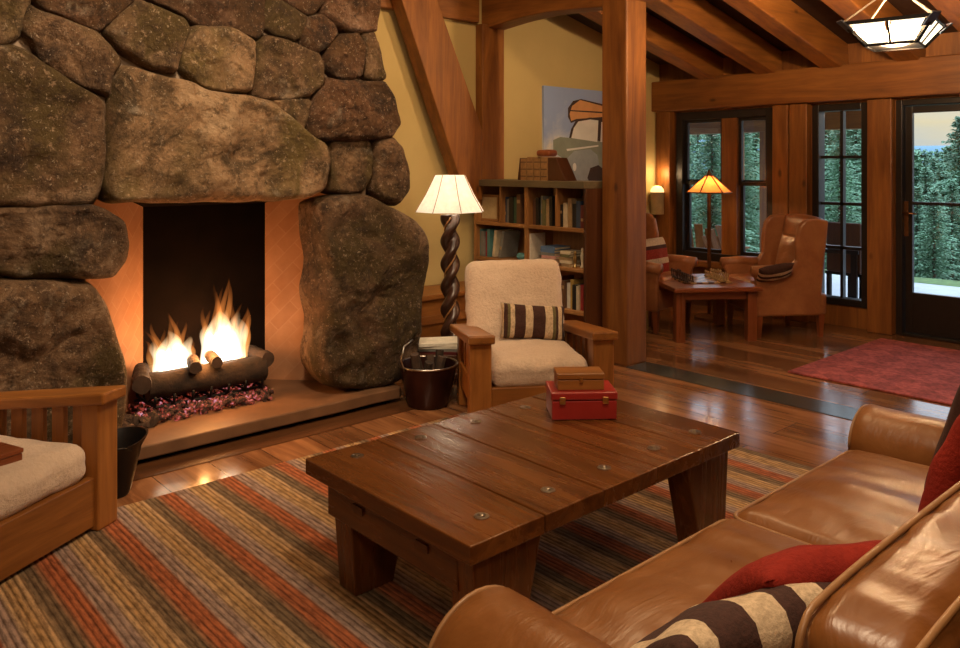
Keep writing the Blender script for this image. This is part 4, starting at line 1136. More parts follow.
def row(pa, pb, z, cols, hmin, hmax, where, seed):
    rn = random.Random(seed)
    ya = onX(pa, 0, BX0+0.05).y; yb = onX(pb, 0, BX0+0.05).y     # pa is left in the picture (greater y)
    wts = [rn.uniform(0.8, 1.3) for _ in cols]; tot = sum(wts); y = ya
    for i, (c, w_) in enumerate(zip(cols, wts)):
        t = (ya-yb)*w_/tot; h = rn.uniform(hmin, hmax)
        book(c, t*0.93, h, rn.uniform(0.15, 0.19), (BX0+rn.uniform(0.03, 0.06), y-t/2, z+0.0008), '%s book, %s from the left, %s' % (c, ORD[i], where), 'books '+where)
        y -= t
row(503, 522, 1.05, ['dark blue', 'grey', 'black', 'dark green', 'brown'], 0.20, 0.25, 'beside the picture frame on the top shelf', 1)
row(533, 552.5, 1.05, ['brown', 'black', 'dark green', 'grey', 'olive', 'tan', 'black'], 0.20, 0.245, 'in the middle cubby of the top shelf', 2)
row(560, 584, 1.05, ['black', 'cream', 'tan', 'black', 'dark blue', 'maroon'], 0.18, 0.24, 'in the right cubby of the top shelf', 3)
row(476, 491, 0.735, ['dark green', 'teal', 'grey', 'red', 'teal'], 0.21, 0.25, 'at the left of the second shelf', 4)
row(556, 583, 0.40, ['maroon', 'tan', 'brown', 'white', 'yellow', 'black', 'cream', 'red'], 0.19, 0.245, 'on the lower right shelf', 5)
row(476, 520, 0.40, ['brown', 'dark blue', 'tan', 'black', 'olive', 'maroon', 'grey', 'cream'], 0.19, 0.245, 'on the lower left shelf behind the armchair', 15)
for i, (c, px) in enumerate((('cream', 494), ('grey', 500))):
    y = onX(px, 0, BX0+0.05).y
    book(c, 0.03, 0.235, 0.2, (BX0+0.04, y, 0.742), 'large %s book leaning on the left of the second shelf' % c, 'leaning books', tilt=R(8+i*5))
y = onX(532, 0, BX0+0.05).y
book('white', 0.022, 0.24, 0.18, (BX0+0.02, y, 0.7358), 'white book standing against the middle divider on the second shelf', 'standing white book')
z = 0.7358; rn = random.Random(4)
for i, c in enumerate(['pink', 'tan', 'pink', 'grey', 'blue', 'blue']):
    y = onX(546, 0, BX0).y; t = 0.024
    book(c, t, 0.16, 0.19, (BX0+0.02, y+rn.uniform(-.01, .01), z), '%s book lying flat, %s from the bottom of the taller stack' % (c, ORD[i]), 'flat books in the taller stack', flat=True, rz=rn.uniform(-.06, .06)); z += t+0.0006
z = 0.7358
for i, c in enumerate(['tan', 'cream', 'tan', 'olive', 'cream']):
    y = onX(562.5, 0, BX0).y
    book(c, 0.024, 0.11, 0.15, (BX0+0.03, y+rn.uniform(-.008, .008), z), '%s book lying flat, %s from the bottom of the shorter stack' % (c, ORD[i]), 'flat books in the shorter stack', flat=True, rz=rn.uniform(-.2, .2)); z += 0.0246
# small brass figurines beside the stack
for i, (px, h) in enumerate(((571, 0.13), (576.5, 0.16), (582, 0.20))):
    y = onX(px, 0, BX0).y
    bm = NB(); lathe(bm, [(0.018, 0), (0.018, 0.01), (0.008, 0.02), (0.014, h*0.4), (0.018, h*0.6), (0.007, h*0.78), (0.012, h*0.86), (0.009, h*0.96), (0.002, h)], 14)
    o = obj('figurine', bm, M['brass'] if i != 1 else BM_['cream'], smooth=True); o.location = (BX0+0.05+0.02*i, y, 0.7355)
    tag(o, ['short brass figurine right of the book stacks', 'pale slender figurine between two brass ones', 'tallest brass figurine by the bookcase right side'][i], 'figurine')
# glass bird (teal dish)
bm = NB(); y = onX(518, 0, BX0).y
softbox(bm, (0, 0, 0.035), (0.07, 0.12, 0.06), 0.029, 10); 
o = obj('glass_bird', bm, BM_['teal'], smooth=True); o.location = (BX0+0.06, y, 0.736); tag(o, 'small teal ornament on the second shelf right of the leaning books', 'ornament')
# picture frame in the top left cubby
yf0, yf1 = onX(479, 0, BX0+0.05).y, onX(497.5, 0, BX0+0.05).y
pf = thing('picture_frame', 'small framed pale picture in the top left bookcase cubby', 'picture frame', (BX0+0.06, (yf0+yf1)/2, 1.052))
hwf = (yf0-yf1)/2
bm = NB(); 
for (a, b_, c, d) in ((-hwf, -hwf+0.022, 0, 0.235), (hwf-0.022, hwf, 0, 0.235), (-hwf+0.022, hwf-0.022, 0, 0.022), (-hwf+0.022, hwf-0.022, 0.213, 0.235)): box(bm, 0, 0.015, a, b_, c, d)
obj('frame', bm, M['caseY'], pf, bevel=0.002)
bx('print', fabric('pale_print', (0.62, 0.48, 0.27), (0.45, 0.33, 0.17), 30), pf, 0.008, 0.013, -hwf+0.022, hwf-0.022, 0.022, 0.213)
# leather volumes with bookends on top
bz = 1.4205; yq = onX(522, 0, BX0+0.1).y
lt = plain('old_leather_tan', (0.40, 0.22, 0.09), 0.5, 0, 0.4, 30, 0.3)
BM_['old tan'] = lt
pxs = [525, 531.5, 538.5, 545.5]
for i, p in enumerate(pxs):
    y = onX(p, 0, BX0+0.1).y
    r = book('old tan', 0.066, 0.185+0.012*(i % 2), 0.16, (BX0+0.08, y, bz), 'old tan leather volume, %s from the left on top of the bookcase' % ORD[i], 'leather volumes on the bookcase')
    for zz in (0.03, 0.09, 0.15):
        bx('spine_band', BM_['brown'], r, -0.003, 0.002, -0.032, 0.032, zz, zz+0.008)
def bookend(y, s, lab):
    r = thing('bookend', lab, 'bookend', (BX0+0.16, y, bz))
    bm = NB(); prism(bm, [(-0.07, 0, 0), (-0.07, -s*0.05 if s > 0 else 0.17, 0), (-0.07, -s*0.02 if s > 0 else 0.03*0+0.035, 0.17), (-0.07, 0, 0.17)] if False else [(-0.07, 0, 0), (-0.07, s, 0), (-0.07, s*0.45, 0.19), (-0.07, 0, 0.19)], (0.14, 0, 0))
    obj('block', bm, M['darkZ'], r, bevel=0.004); return r
yl = onX(525, 0, BX0+0.1).y+0.035; yr = onX(545.5, 0, BX0+0.1).y-0.035
bookend(yl, 0.045, 'narrow dark wood bookend left of the leather volumes')
bookend(yr, -0.20, 'large dark slanted bookend right of the leather volumes')
bm = NB(); softbox(bm, (0, 0, 0.03), (0.12, 0.16, 0.058), 0.028, 10); bmesh.ops.translate(bm, verts=bm.verts, vec=(0, 0, 0))
o = obj('lidded_dish', bm, M['redX'], smooth=True); o.location = (BX0+0.16, onX(542, 0, BX0+0.1).y, bz+0.199); tag(o, 'small rounded reddish wooden dish on top of the leather volumes', 'dish')
bm = NB(); lathe(bm, [(0.03, 0), (0.035, 0.02), (0.02, 0.05), (0.004, 0.06)], 14); 

# canvas picture (vintage truck carrying a canoe) on the back wall
YP = YB-0.03
def pp(x, y): return onY(x, y, YP)
cv = thing('canvas_picture', 'canvas picture of a grey-green vintage truck carrying a canoe', 'picture', pp(590, 130).to_tuple())
CO = cv.location.copy()
right_px = 640
tl, bl = pp(544, 85.5), pp(544, 190)
z1, z0 = tl.z, bl.z-0.05; xl = tl.x; xr = xl+1.15
def skymat():
    m, t, b = nodes('painted_sky')
    v = coords(t, False, 'Generated'); sp = t.nodes.new('ShaderNodeSeparateXYZ'); t.links.new(v, sp.inputs[0])
    n = noisen(t, v, 2.6, 4, 0.55, 0.4)
    f = t.nodes.new('ShaderNodeMath'); f.operation = 'MULTIPLY_ADD'; f.inputs[1].default_value = 0.7; t.links.new(n, f.inputs[0])
    iv = t.nodes.new('ShaderNodeMath'); iv.operation = 'MULTIPLY'; iv.inputs[1].default_value = -0.5; t.links.new(sp.outputs[2], iv.inputs[0]); t.links.new(iv.outputs[0], f.inputs[2])
    t.links.new(ramp(t, f.outputs[0], [(-0.05+0.05, (0.30, 0.40, 0.70)), (0.12, (0.50, 0.58, 0.74)), (0.22, (0.85, 0.80, 0.74))]), b.inputs['Base Color']); setp(b, Roughness=0.8); return m
bm = NB(); box(bm, xl-CO.x, xr-CO.x, 0, 0.028, z0-CO.z, z1-CO.z); obj('canvas', bm, skymat(), cv)
def paint(name, pts, mat, k):
    bm = NB(); P = [pp(x, y)-CO for x, y in pts]; P = [Vector((p.x, -0.0012*k, p.z)) for p in P]
    prism(bm, P, (0, 0.0010, 0)); obj(name, bm, mat, cv)
pg = plain('paint_grey_green', (0.30, 0.35, 0.29), 0.7, 0, 0.25, 6); pgd = plain('paint_dark_green', (0.09, 0.11, 0.09), 0.7, 0, 0.3, 6); pgb = plain('paint_blue_grey', (0.38, 0.44, 0.50), 0.7, 0, 0.25, 6)
pgl = plain('paint_pale', (0.85, 0.86, 0.84), 0.7, 0, 0.15, 6); pca = plain('paint_canoe', (0.75, 0.38, 0.15), 0.7, 0, 0.2, 6); pdk = plain('paint_dark', (0.06, 0.035, 0.03), 0.8, 0, 0.3, 6)
paint('painted_canoe_shadow', [(568, 117), (568, 108), (573, 101), (581, 99), (606, 105), (640, 112), (640, 122), (602, 119), (576, 121), (571, 123)], pdk, 1)
paint('painted_canoe', [(569.5, 114), (572, 106), (580, 100), (606, 107), (640, 114), (640, 121), (602, 117), (576, 119), (571, 121)], pca, 2)
paint('painted_canoe_rib', [(570, 110), (606, 112), (640, 117), (640, 118), (606, 113.5), (570, 111.2)], pdk, 3)
paint('painted_cab', [(568, 142), (571, 129), (576, 120), (590, 117.5), (645, 122), (645, 150), (568, 145)], pdk, 2.5)
paint('painted_windshield', [(571, 138), (573.5, 128), (578, 121.5), (590, 119.5), (598, 120.5), (597, 142)], pgl, 4)
paint('painted_side_window', [(601, 122), (640, 125), (640, 145), (600, 142)], pgl, 4)
paint('painted_body', [(553, 140), (560, 137), (580, 139), (600, 141), (645, 146), (645, 178), (570, 184), (566, 176), (565, 160), (553, 152)], pg, 3.2)
paint('painted_fender', [(567, 158), (574, 151), (590, 149), (597, 155), (600, 172), (592, 180), (575, 181), (569, 172)], pgb, 4.2)
paint('painted_hood_line', [(566, 149), (598, 145), (598, 146.5), (567, 151)], pgl, 4.4)
paint('painted_tyre', [(587, 178), (590, 168), (598, 165), (604, 170), (605, 182), (590, 184)], pdk, 4.6)
bm = NB(); c = pp(574, 167)-CO; lathe(bm, [(0.028, 0), (0.028, 0.001)], 18); bmesh.ops.rotate(bm, verts=bm.verts, cent=(0, 0, 0), matrix=Matrix.Rotation(PI/2, 3, 'X')); bmesh.ops.scale(bm, verts=bm.verts, vec=(1, 1, 1.5)); bmesh.ops.translate(bm, verts=bm.verts, vec=(c.x, -0.007, c.z)); obj('painted_headlight', bm, pgl, cv)

# ============================================================ LAMP, BENCH, BASKET
# built-in wooden bench along the back wall
bn = thing('wall_bench', 'low built-in wooden bench below the yellow wall behind the lamp', 'bench', (4.0, 5.3, 0))
bx('seat_board', M['chairX'], bn, -0.40, 0.76, -0.25, 0.19, 0.46, 0.50, bevel=0.006)
bx('front_panel', M['chairX'], bn, -0.38, 0.74, -0.22, -0.19, 0, 0.459, bevel=0.004)
bx('rail', M['timberX'], bn, -0.38, 0.74, -0.235, -0.221, 0.26, 0.33, bevel=0.004)
lp_ = RD(-0.222, 5.95)
fl = thing('floor_lamp', 'lit floor lamp with dark twisted pole and pale paneled shade', 'floor lamp', (lp_.x, lp_.y, 0))
bm = NB(); lathe(bm, [(0.15, 0), (0.15, 0.025), (0.13, 0.04), (0.06, 0.055), (0.05, 0.07)], 28); obj('base', bm, M['darkX'], fl, auto=40)
bm = NB()
def helix_pole():
    n = 150; seg = 24; rings = []
    for i in range(n+1):
        z = 0.07+1.11*i/n; ring = []
        for k in range(seg):
            a = 2*PI*k/seg; ph = a*2 - z*2*PI/0.17*1.0
            r = 0.055 + 0.019*math.cos(ph) - 0.010*max(0, math.cos(ph*1.0+PI))**4
            ring.append(bm.verts.new((r*math.cos(a), r*math.sin(a), z)))
        rings.append(ring)
    for A, B in zip(rings, rings[1:]):
        for k in range(seg): bm.faces.new((A[k], A[(k+1) % seg], B[(k+1) % seg], B[k]))
    bm.faces.new(rings[0][::-1]); bm.faces.new(rings[-1])
helix_pole(); obj('pole', bm, plain('dark_walnut', (0.06, 0.025, 0.015), 0.3, 0, 0.4, 8), fl, smooth=True)
bm = NB(); pts = []
for i in range(160):
    z = 0.09+1.07*i/159; a = z*PI/0.17+PI/2; pts.append((0.040*math.cos(a), 0.040*math.sin(a), z))
tube(bm, pts, 0.007, 6); obj('inlay_strip', bm, M['caseZ'], fl, smooth=True)
# shade: eight panels
seg = 8; bm = NB(); zb_, zt_ = 1.205, 1.475
ring = lambda r, z: [bm.verts.new((r*math.cos(2*PI*(k+.5)/seg), r*math.sin(2*PI*(k+.5)/seg), z)) for k in range(seg)]
A = ring(0.265, zb_); B = ring(0.185, zb_+0.13); C = ring(0.115, zt_)
for p, q in ((A, B), (B, C)):
    for k in range(seg): bm.faces.new((p[k], p[(k+1) % seg], q[(k+1) % seg], q[k]))
sh = obj('lamp_shade', bm, M['shade'], fl); md_ = sh.modifiers.new('s', 'SOLIDIFY'); md_.thickness = 0.003
for k in range(seg):
    a = 2*PI*(k+.5)/seg
    bm = NB(); tube(bm, [(r*math.cos(a), r*math.sin(a), z) for r, z in ((0.268, zb_), (0.188, zb_+0.13), (0.118, zt_))], 0.0025, 5); obj('rib', bm, M['caseZ'], sh)
bm = NB(); bmesh.ops.create_icosphere(bm, subdivisions=2, radius=0.035, matrix=Matrix.Translation((0, 0, 1.31))); obj('bulb', bm, M['bulb'], fl, smooth=True)
lamp('floor_lamp_light', 'POINT', (lp_.x, lp_.y, 1.31), 12, (1.0, 0.86, 0.66), 0.05)

# basket
bp = RD(-0.335, 5.17)
bk = thing('kindling_bucket', 'dark round bucket with a wire rim standing right of the hearth', 'bucket', (bp.x, bp.y, 0))
bm = NB(); lathe(bm, [(0.12, 0.0), (0.135, 0.02), (0.185, 0.25), (0.188, 0.27), (0.178, 0.27), (0.172, 0.24), (0.12, 0.03), (0.02, 0.025)], 32); obj('body', bm, plain('dark_copper', (0.05, 0.016, 0.012), 0.3, 0.5, 0.4, 10), bk, auto=40)
bm = NB(); tube(bm, [(0.19*math.cos(2*PI*k/32), 0.19*math.sin(2*PI*k/32), 0.268) for k in range(32)], 0.007, 6, closed=True); obj('rim', bm, M['steel'], bk, smooth=True)
bm = NB(); tube(bm, [(-0.19+0.012*0, 0, 0.25), (-0.215, 0, 0.32), (-0.18, 0.02, 0.40), (-0.10, 0.03, 0.43)], 0.006, 6); obj('handle', bm, M['steel'], bk, smooth=True)
for k in range(6):
    a = k*1.1+0.3; bm = NB(); 
    p0 = Vector((0.06*math.cos(a), 0.06*math.sin(a), 0.10)); p1 = Vector((0.10*math.cos(a+0.5), 0.10*math.sin(a+0.5), 0.30+0.02*(k % 3)))
    tube(bm, [p0, (p0+p1)/2, p1], 0.028, 7); o = obj('kindling', bm, bark if k % 2 else endg, auto=40); o.location = bk.location
    tag(o, 'split kindling piece standing in the dark bucket', 'kindling', 'kindling in the bucket')
# stack of magazines on a small crate behind the bucket
mgp = RD(-0.27, 5.60)
st_ = thing('side_stool', 'low dark stool under the magazines between bucket and lamp', 'stool', (mgp.x, mgp.y, 0), -YAW)
bx('seat', M['darkX'], st_, -0.20, 0.20, -0.14, 0.14, 0.22, 0.25, bevel=0.004)
for sx in (-1, 1):
    for sy in (-1, 1): bx('leg', M['darkZ'], st_, sx*0.17-0.02, sx*0.17+0.02, sy*0.11-0.02, sy*0.11+0.02, 0, 0.22)
z = 0.2505
for i, (c, l) in enumerate((('maroon', 'dark red magazine at the bottom of the pile by the bucket'), ('grey', 'grey magazine in the middle of the pile by the bucket'), ('white', 'pale magazine under the top one of the pile by the bucket'), ('white', 'topmost pale magazine of the pile by the bucket'))):
    bm = NB(); box(bm, -0.17, 0.17, -0.11, 0.11, 0, 0.018)
    o = obj('magazine', bm, BM_[c]); o.location = (mgp.x, mgp.y, z); o.rotation_euler = (0, 0, -YAW+0.12*(i-1.5)); z += 0.0186
    tag(o, l, 'magazine', 'magazines by the bucket')

q = W(-14, 466, 0.40); rx = thing('wooden_box', 'small reddish wooden box on the cream cushion at the left picture edge', 'box', (q.x, q.y, 0.385), R(20))
bx('body', M['redX'], rx, -0.10, 0.10, -0.07, 0.07, 0.0, 0.045, bevel=0.004); bx('lid', M['redX'], rx, -0.103, 0.103, -0.073, 0.073, 0.047, 0.065, bevel=0.004)
# ash scuttle between left chair and hearth
ap_ = W(137, 492)
sc_ = thing('coal_scuttle', 'black metal coal scuttle between the left armchair and the hearth', 'scuttle', (1.235, 3.955, 0), R(20))
bm = NB(); lathe(bm, [(0.07, 0), (0.08, 0.02), (0.11, 0.20), (0.135, 0.25), (0.127, 0.25), (0.10, 0.20), (0.07, 0.03), (0.02, 0.025)], 28)
for v in bm.verts:
    if v.co.z > 0.15: v.co.x *= 1.25; v.co.z += 0.12*max(-0.1, v.co.x)
obj('body', bm, M['iron'], sc_, auto=40)
bm = NB(); tube(bm, [(0, -0.13, 0.23), (-0.05, -0.135, 0.25), (-0.16, -0.08, 0.26), (-0.16, 0.08, 0.26), (-0.05, 0.135, 0.25), (0, 0.13, 0.23)], 0.006, 6); obj('handle', bm, M['iron'], sc_, smooth=True)

# ============================================================ FAR ROOM
def wing_chair(label, loc, rz, mat):
    t = thing('wing_chair', label, 'armchair', loc, rz, None)
    def sb(name, x0, x1, y0, y1, z0, z1, r, n=12, fn=None, rot=None, m_=mat):
        bm = NB(); softbox(bm, ((x0+x1)/2, (y0+y1)/2, (z0+z1)/2), (x1-x0, y1-y0, z1-z0), r, n, fn, rot); return obj(name, bm, m_, t, smooth=True)
    sb('seat_base', -0.35, 0.35, -0.33, 0.33, 0.20, 0.40, 0.03)
    sb('seat_cushion', -0.27, 0.27, -0.37, 0.22, 0.40, 0.50, 0.04, fn=lambda u, p: p+Vector((0, 0, 0.02*(1-u.x**2)*(1-u.y**2)*(u.z > 0))))
    rot = Matrix.Rotation(R(-10), 3, 'X')
    sb('backrest', -0.31, 0.31, 0.18, 0.30, 0.38, 1.07, 0.05, rot=rot, fn=lambda u, p: p+Vector((0, 0, 0.02*(1-u.x**2)*(u.z > 0))))
    for s in (-1, 1):
        # side panel + wing as one outline in the YZ plane
        pts = [(-0.34, 0.20), (-0.34, 0.52), (-0.38, 0.60), (-0.30, 0.645), (-0.16, 0.63), (-0.03, 0.62), (0.03, 0.70), (0.03, 0.86), (0.06, 1.00), (0.12, 1.06), (0.24, 1.07), (0.34, 1.05), (0.30, 0.70), (0.27, 0.35), (0.26, 0.20)]
        lo_ = [p for p in pts]
        bm = NB(); prism(bm, [(s*0.30 if s > 0 else -0.36, y, z) for y, z in pts], (0.06, 0, 0))
        obj('wing', bm, mat, t, bevel=0.02)
        bm = NB(); tube(bm, [(s*0.345, -0.37, 0.60), (s*0.345, -0.2, 0.61), (s*0.34, -0.02, 0.605)], 0.05, 12); obj('arm_roll', bm, mat, t, smooth=True)
        for yy in (-0.30, 0.28):
            bm = NB(); hexa(bm, [(s*0.31-0.018, yy-0.018, 0), (s*0.31+0.018, yy-0.018, 0), (s*0.31+0.018, yy+0.018, 0), (s*0.31-0.018, yy+0.018, 0)], [(s*0.31-0.03, yy-0.03, 0.21), (s*0.31+0.03, yy-0.03, 0.21), (s*0.31+0.03, yy+0.03, 0.21), (s*0.31-0.03, yy+0.03, 0.21)])
            obj('leg', bm, M['redZ'], t, bevel=0.004)
    return t
fv = Vector((-0.803, 0.588)); rzw = math.atan2(fv.x, -fv.y)     # facing -Y local
wcp = RD(2.76, 7.50)
wc = wing_chair('tan leather wing chair on the right, in front of the timber post', (wcp.x, wcp.y, 0), rzw, M['leatherT'])
wc2p = RD(1.60, 7.80); fv2 = Vector((0.116, -0.992))
wc2 = wing_chair('reddish leather wing chair mostly hidden behind the tall column', (wc2p.x, wc2p.y, 0), math.atan2(fv2.x, -fv2.y), M['leatherT'])
mwc = Matrix.LocRotScale(wc.location, wc.rotation_euler, None)
o = obj('cushion', pillow_bm(0.34, 0.40, 0.10, seed=3), M['leatherT'], smooth=True); o.location = mwc @ Vector((0.10, 0.10, 0.72)); o.rotation_euler = (R(-14), 0, rzw+R(10)); tag(o, 'tan cushion standing inside the right wing chair', 'pillow')
o = obj('striped_pillow', pillow_bm(0.32, 0.22, 0.10, seed=5), M['stripeC'], smooth=True); o.location = RD(2.60, 7.06, 0.60); o.rotation_euler = (R(50), R(-10), -YAW); tag(o, 'small striped throw over the front of the right wing chair arm', 'pillow')
mw2 = Matrix.LocRotScale(wc2.location, wc2.rotation_euler, None)
o = obj('folded_blanket', pillow_bm(0.44, 0.36, 0.16, seed=7, ears=0.0), M['stripeD'], smooth=True); o.location = mw2 @ Vector((0.02, -0.1, 0.66)); o.rotation_euler = (R(-10), 0, math.atan2(fv2.x, -fv2.y)); tag(o, 'red and cream striped pillow in the chair behind the column', 'pillow')
# game table
gt = RD(2.03, 7.38); gr = -YAW + R(6)
g = thing('game_table', 'wooden game table with chess pieces between the wing chairs', 'table', (gt.x, gt.y, 0), gr)
bx('tabletop', M['redX'], g, -0.40, 0.40, -0.44, 0.44, 0.445, 0.485, bevel=0.008)
bx('apron', M['redX'], g, -0.34, 0.34, -0.36, -0.33, 0.37, 0.444); bx('apron', M['redX'], g, -0.34, 0.34, 0.33, 0.36, 0.37, 0.444)
for sx in (-1, 1):
    for sy in (-1, 1): bx('leg', M['redZ'], g, sx*0.325-0.042, sx*0.325+0.042, sy*0.35-0.042, sy*0.35+0.042, 0, 0.444, bevel=0.006)
def chk():
    m, t, b = nodes('chess_squares'); v = coords(t, False, 'Generated'); c = t.nodes.new('ShaderNodeTexChecker'); c.inputs['Scale'].default_value = 8
    mp = t.nodes.new('ShaderNodeMapping'); mp.inputs['Location'].default_value = (0, 0, 0.03); mp.inputs['Scale'].default_value = (1, 1, 0.01); t.links.new(v, mp.inputs[0]); t.links.new(mp.outputs[0], c.inputs[0])
    c.inputs['Color1'].default_value = (0.45, 0.27, 0.12, 1); c.inputs['Color2'].default_value = (0.06, 0.02, 0.01, 1); t.links.new(c.outputs[0], b.inputs['Base Color']); setp(b, Roughness=0.3); return m
gm = Matrix.LocRotScale(g.location, g.rotation_euler, None)
bm = NB(); box(bm, -0.22, 0.22, -0.22, 0.22, 0, 0.012); o = obj('chess_board', bm, chk()); o.location = gm @ Vector((0.0, 0.02, 0.4853)); o.rotation_euler = (0, 0, gr); tag(o, 'checkered chess board lying on the game table', 'chess board')
pcs = {}
for nm, mt, h in (('dark', plain('dark_chess', (0.03, 0.012, 0.01), 0.3), 0.075), ('light', plain('light_chess', (0.45, 0.28, 0.12), 0.4), 0.07)):
    first = None
    for k in range(16):
        i, j = k % 8, k//8
        x = (-0.1925+j*0.055) if nm == 'dark' else (0.1925-j*0.055); y = -0.1925+i*0.055
        if first is None:
            bm = NB(); lathe(bm, [(0.016, 0), (0.016, 0.008), (0.008, 0.016), (0.006, h*0.6), (0.012, h*0.68), (0.007, h*0.74), (0.011, h*0.88), (0.002, h)], 12)
            first = o = obj('chess_piece', bm, mt, smooth=True)
        else:
            o = first.copy(); COL.objects.link(o)
        o.location = gm @ Vector((x, y+0.02, 0.4975)); o.scale = (1, 1, 1.25 if j == 0 and i in (3, 4) else (1.05 if j == 0 else 0.8))
        tag(o, '%s chess piece standing on the board of the game table' % nm, 'chess piece', '%s chess pieces' % nm)
# tiffany floor lamp
tp = RD(2.32, 8.1)
tl_ = thing('mica_floor_lamp', 'floor lamp with pyramid amber mica shade before the window', 'floor lamp', (tp.x, tp.y, 0), -YAW+R(20))
bm = NB(); lathe(bm, [(0.15, 0), (0.15, 0.02), (0.03, 0.05)], 24); obj('base', bm, M['bronze'], tl_, auto=40)
bm = NB(); tube(bm, [(0, 0, 0.04), (0, 0, 1.30)], 0.02, 10); obj('pole', bm, M['bronze'], tl_)
bm = NB(); A = [bm.verts.new((0.22*math.cos(2*PI*(k+.5)/6), 0.22*math.sin(2*PI*(k+.5)/6), 1.275)) for k in range(6)]; B = [bm.verts.new((0.03*math.cos(2*PI*(k+.5)/6), 0.03*math.sin(2*PI*(k+.5)/6), 1.445)) for k in range(6)]
for k in range(6): bm.faces.new((A[k], A[(k+1) % 6], B[(k+1) % 6], B[k]))
sh2 = obj('lamp_shade', bm, M['mica'], tl_)
for k in range(6):
    bm = NB(); a = 2*PI*(k+.5)/6; a2 = 2*PI*(k+1.5)/6
    tube(bm, [(0.222*math.cos(a), 0.222*math.sin(a), 1.273), (0.032*math.cos(a), 0.032*math.sin(a), 1.447)], 0.006, 5); tube(bm, [(0.222*math.cos(a), 0.222*math.sin(a), 1.273), (0.222*math.cos(a2), 0.222*math.sin(a2), 1.273)], 0.006, 5); obj('rib', bm, M['bronze'], sh2)
bm = NB(); lathe(bm, [(0.035, 1.44), (0.02, 1.465), (0.008, 1.50), (0.002, 1.51)], 12); obj('finial', bm, M['bronze'], tl_, smooth=True)
bm = NB(); bmesh.ops.create_icosphere(bm, subdivisions=2, radius=0.03, matrix=Matrix.Translation((0, 0, 1.345))); obj('bulb', bm, M['bulb'], tl_, smooth=True)
lamp('mica_lamp_light', 'POINT', (tp.x, tp.y, 1.33), 14, (1.0, 0.55, 0.22), 0.04)
# wall sconce
sp_ = onY(655, 200, YB-0.06)
sn = thing('wall_sconce', 'small half-round lit wall sconce in the far corner right of the column', 'sconce', (sp_.x, YB-0.005, sp_.z))
bm = NB(); lathe(bm, [(0.075, -0.16), (0.078, 0.09)], 24, (0, -0.085, 0)); obj('body', bm, plain('sconce_plaster', (0.55, 0.42, 0.22), 0.7), sn, auto=40)
bm = NB(); lathe(bm, [(0.078, 0.091), (0.07, 0.125), (0.045, 0.155), (0.01, 0.165)], 24, (0, -0.085, 0)); obj('glass_dome', bm, M['sconce_glow'], sn, smooth=True)
lamp('sconce_light', 'POINT', (sp_.x-0.02, YB-0.14, sp_.z+0.30), 3, WARM, 0.05)
# chandelier (hexagonal lantern)
cp = RD(2.62, 5.05)
nv = Vector((-cp.x, -cp.y)).normalized() + 0.22*Vector((-CY, SY)); CRZ = math.atan2(nv.y, nv.x)
cn = thing('lantern_chandelier', 'four-sided dark metal hanging lantern with lit frosted glass panels', 'chandelier', (cp.x, cp.y, 2.40), CRZ)
RT, RBt, ZTt, ZBt = 0.345, 0.20, 0.035, -0.10
hx = lambda r, k: (r*math.cos(PI/4+2*PI*k/4), r*math.sin(PI/4+2*PI*k/4))
for k in range(4):
    a, b_ = hx(RT, k), hx(RT, k+1); c, d = hx(RBt, k), hx(RBt, k+1)
    # two glass panels per side with a bar between
    for (u0, u1) in ((0.07, 0.46), (0.54, 0.93)):
        P = lambda u, v: Vector((a[0]+(b_[0]-a[0])*u, a[1]+(b_[1]-a[1])*u, ZTt))*(1-v) + Vector((c[0]+(d[0]-c[0])*u, c[1]+(d[1]-c[1])*u, ZBt))*v
        q = [P(u0, 0.05), P(u1, 0.05), P(u1, 0.95), P(u0, 0.95)]; nrm = (q[1]-q[0]).cross(q[3]-q[0]).normalized()*0.004
        bm = NB(); prism(bm, q, nrm); obj('glass_panel', bm, M['panel'], cn)
    bm = NB(); bar(bm, (*a, ZTt), (*b_, ZTt), 0.018, 0.022); bar(bm, (*c, ZBt), (*d, ZBt), 0.016, 0.018); bar(bm, (*a, ZTt), (*c, ZBt), 0.022, 0.022)
    bar(bm, ((a[0]+b_[0])/2, (a[1]+b_[1])/2, ZTt), ((c[0]+d[0])/2, (c[1]+d[1])/2, ZBt), 0.012, 0.014)
    obj('frame_side', bm, M['iron'], cn)
    bm = NB(); bar(bm, (a[0]*1.10, a[1]*1.10, ZTt+0.015), (a[0]*0.86, a[1]*0.86, ZTt-0.05), 0.055, 0.010); obj('corner_bracket', bm, plain('blued_steel', (0.12, 0.16, 0.25), 0.4, 0.6), cn)
    bm = NB(); bar(bm, (a[0], a[1], ZTt+0.01), (a[0]*0.12, a[1]*0.12, ZTt+0.22), 0.010, 0.010); obj('strut', bm, M['steel'], cn)
bm = NB(); lathe(bm, [(RBt*0.93, ZBt-0.004), (RBt*0.93, ZBt+0.001)], 4); bmesh.ops.rotate(bm, verts=bm.verts, cent=(0, 0, 0), matrix=Matrix.Rotation(PI/4, 3, 'Z')); obj('bottom_plate', bm, M['iron'], cn)
bm = NB(); lathe(bm, [(0.05, 0.235), (0.05, 0.27), (0.012, 0.29)], 16); bar(bm, (0, 0, 0.28), (0, 0, ceil_z(cp.x)-2.40-0.01), 0.018, 0.018, (1, 0, 0)); obj('hanger_rod', bm, M['iron'], cn)
bm = NB(); bmesh.ops.create_icosphere(bm, subdivisions=2, radius=0.045, matrix=Matrix.Translation((0, 0, 0.0))); obj('bulb', bm, M['bulb'], cn, smooth=True)
lamp('lantern_light', 'POINT', (cp.x, cp.y, 2.50), 190, (1.0, 0.66, 0.35), 0.08)
lamp('lantern_light', 'POINT', (cp.x, cp.y, 2.27), 50, WARM, 0.08)

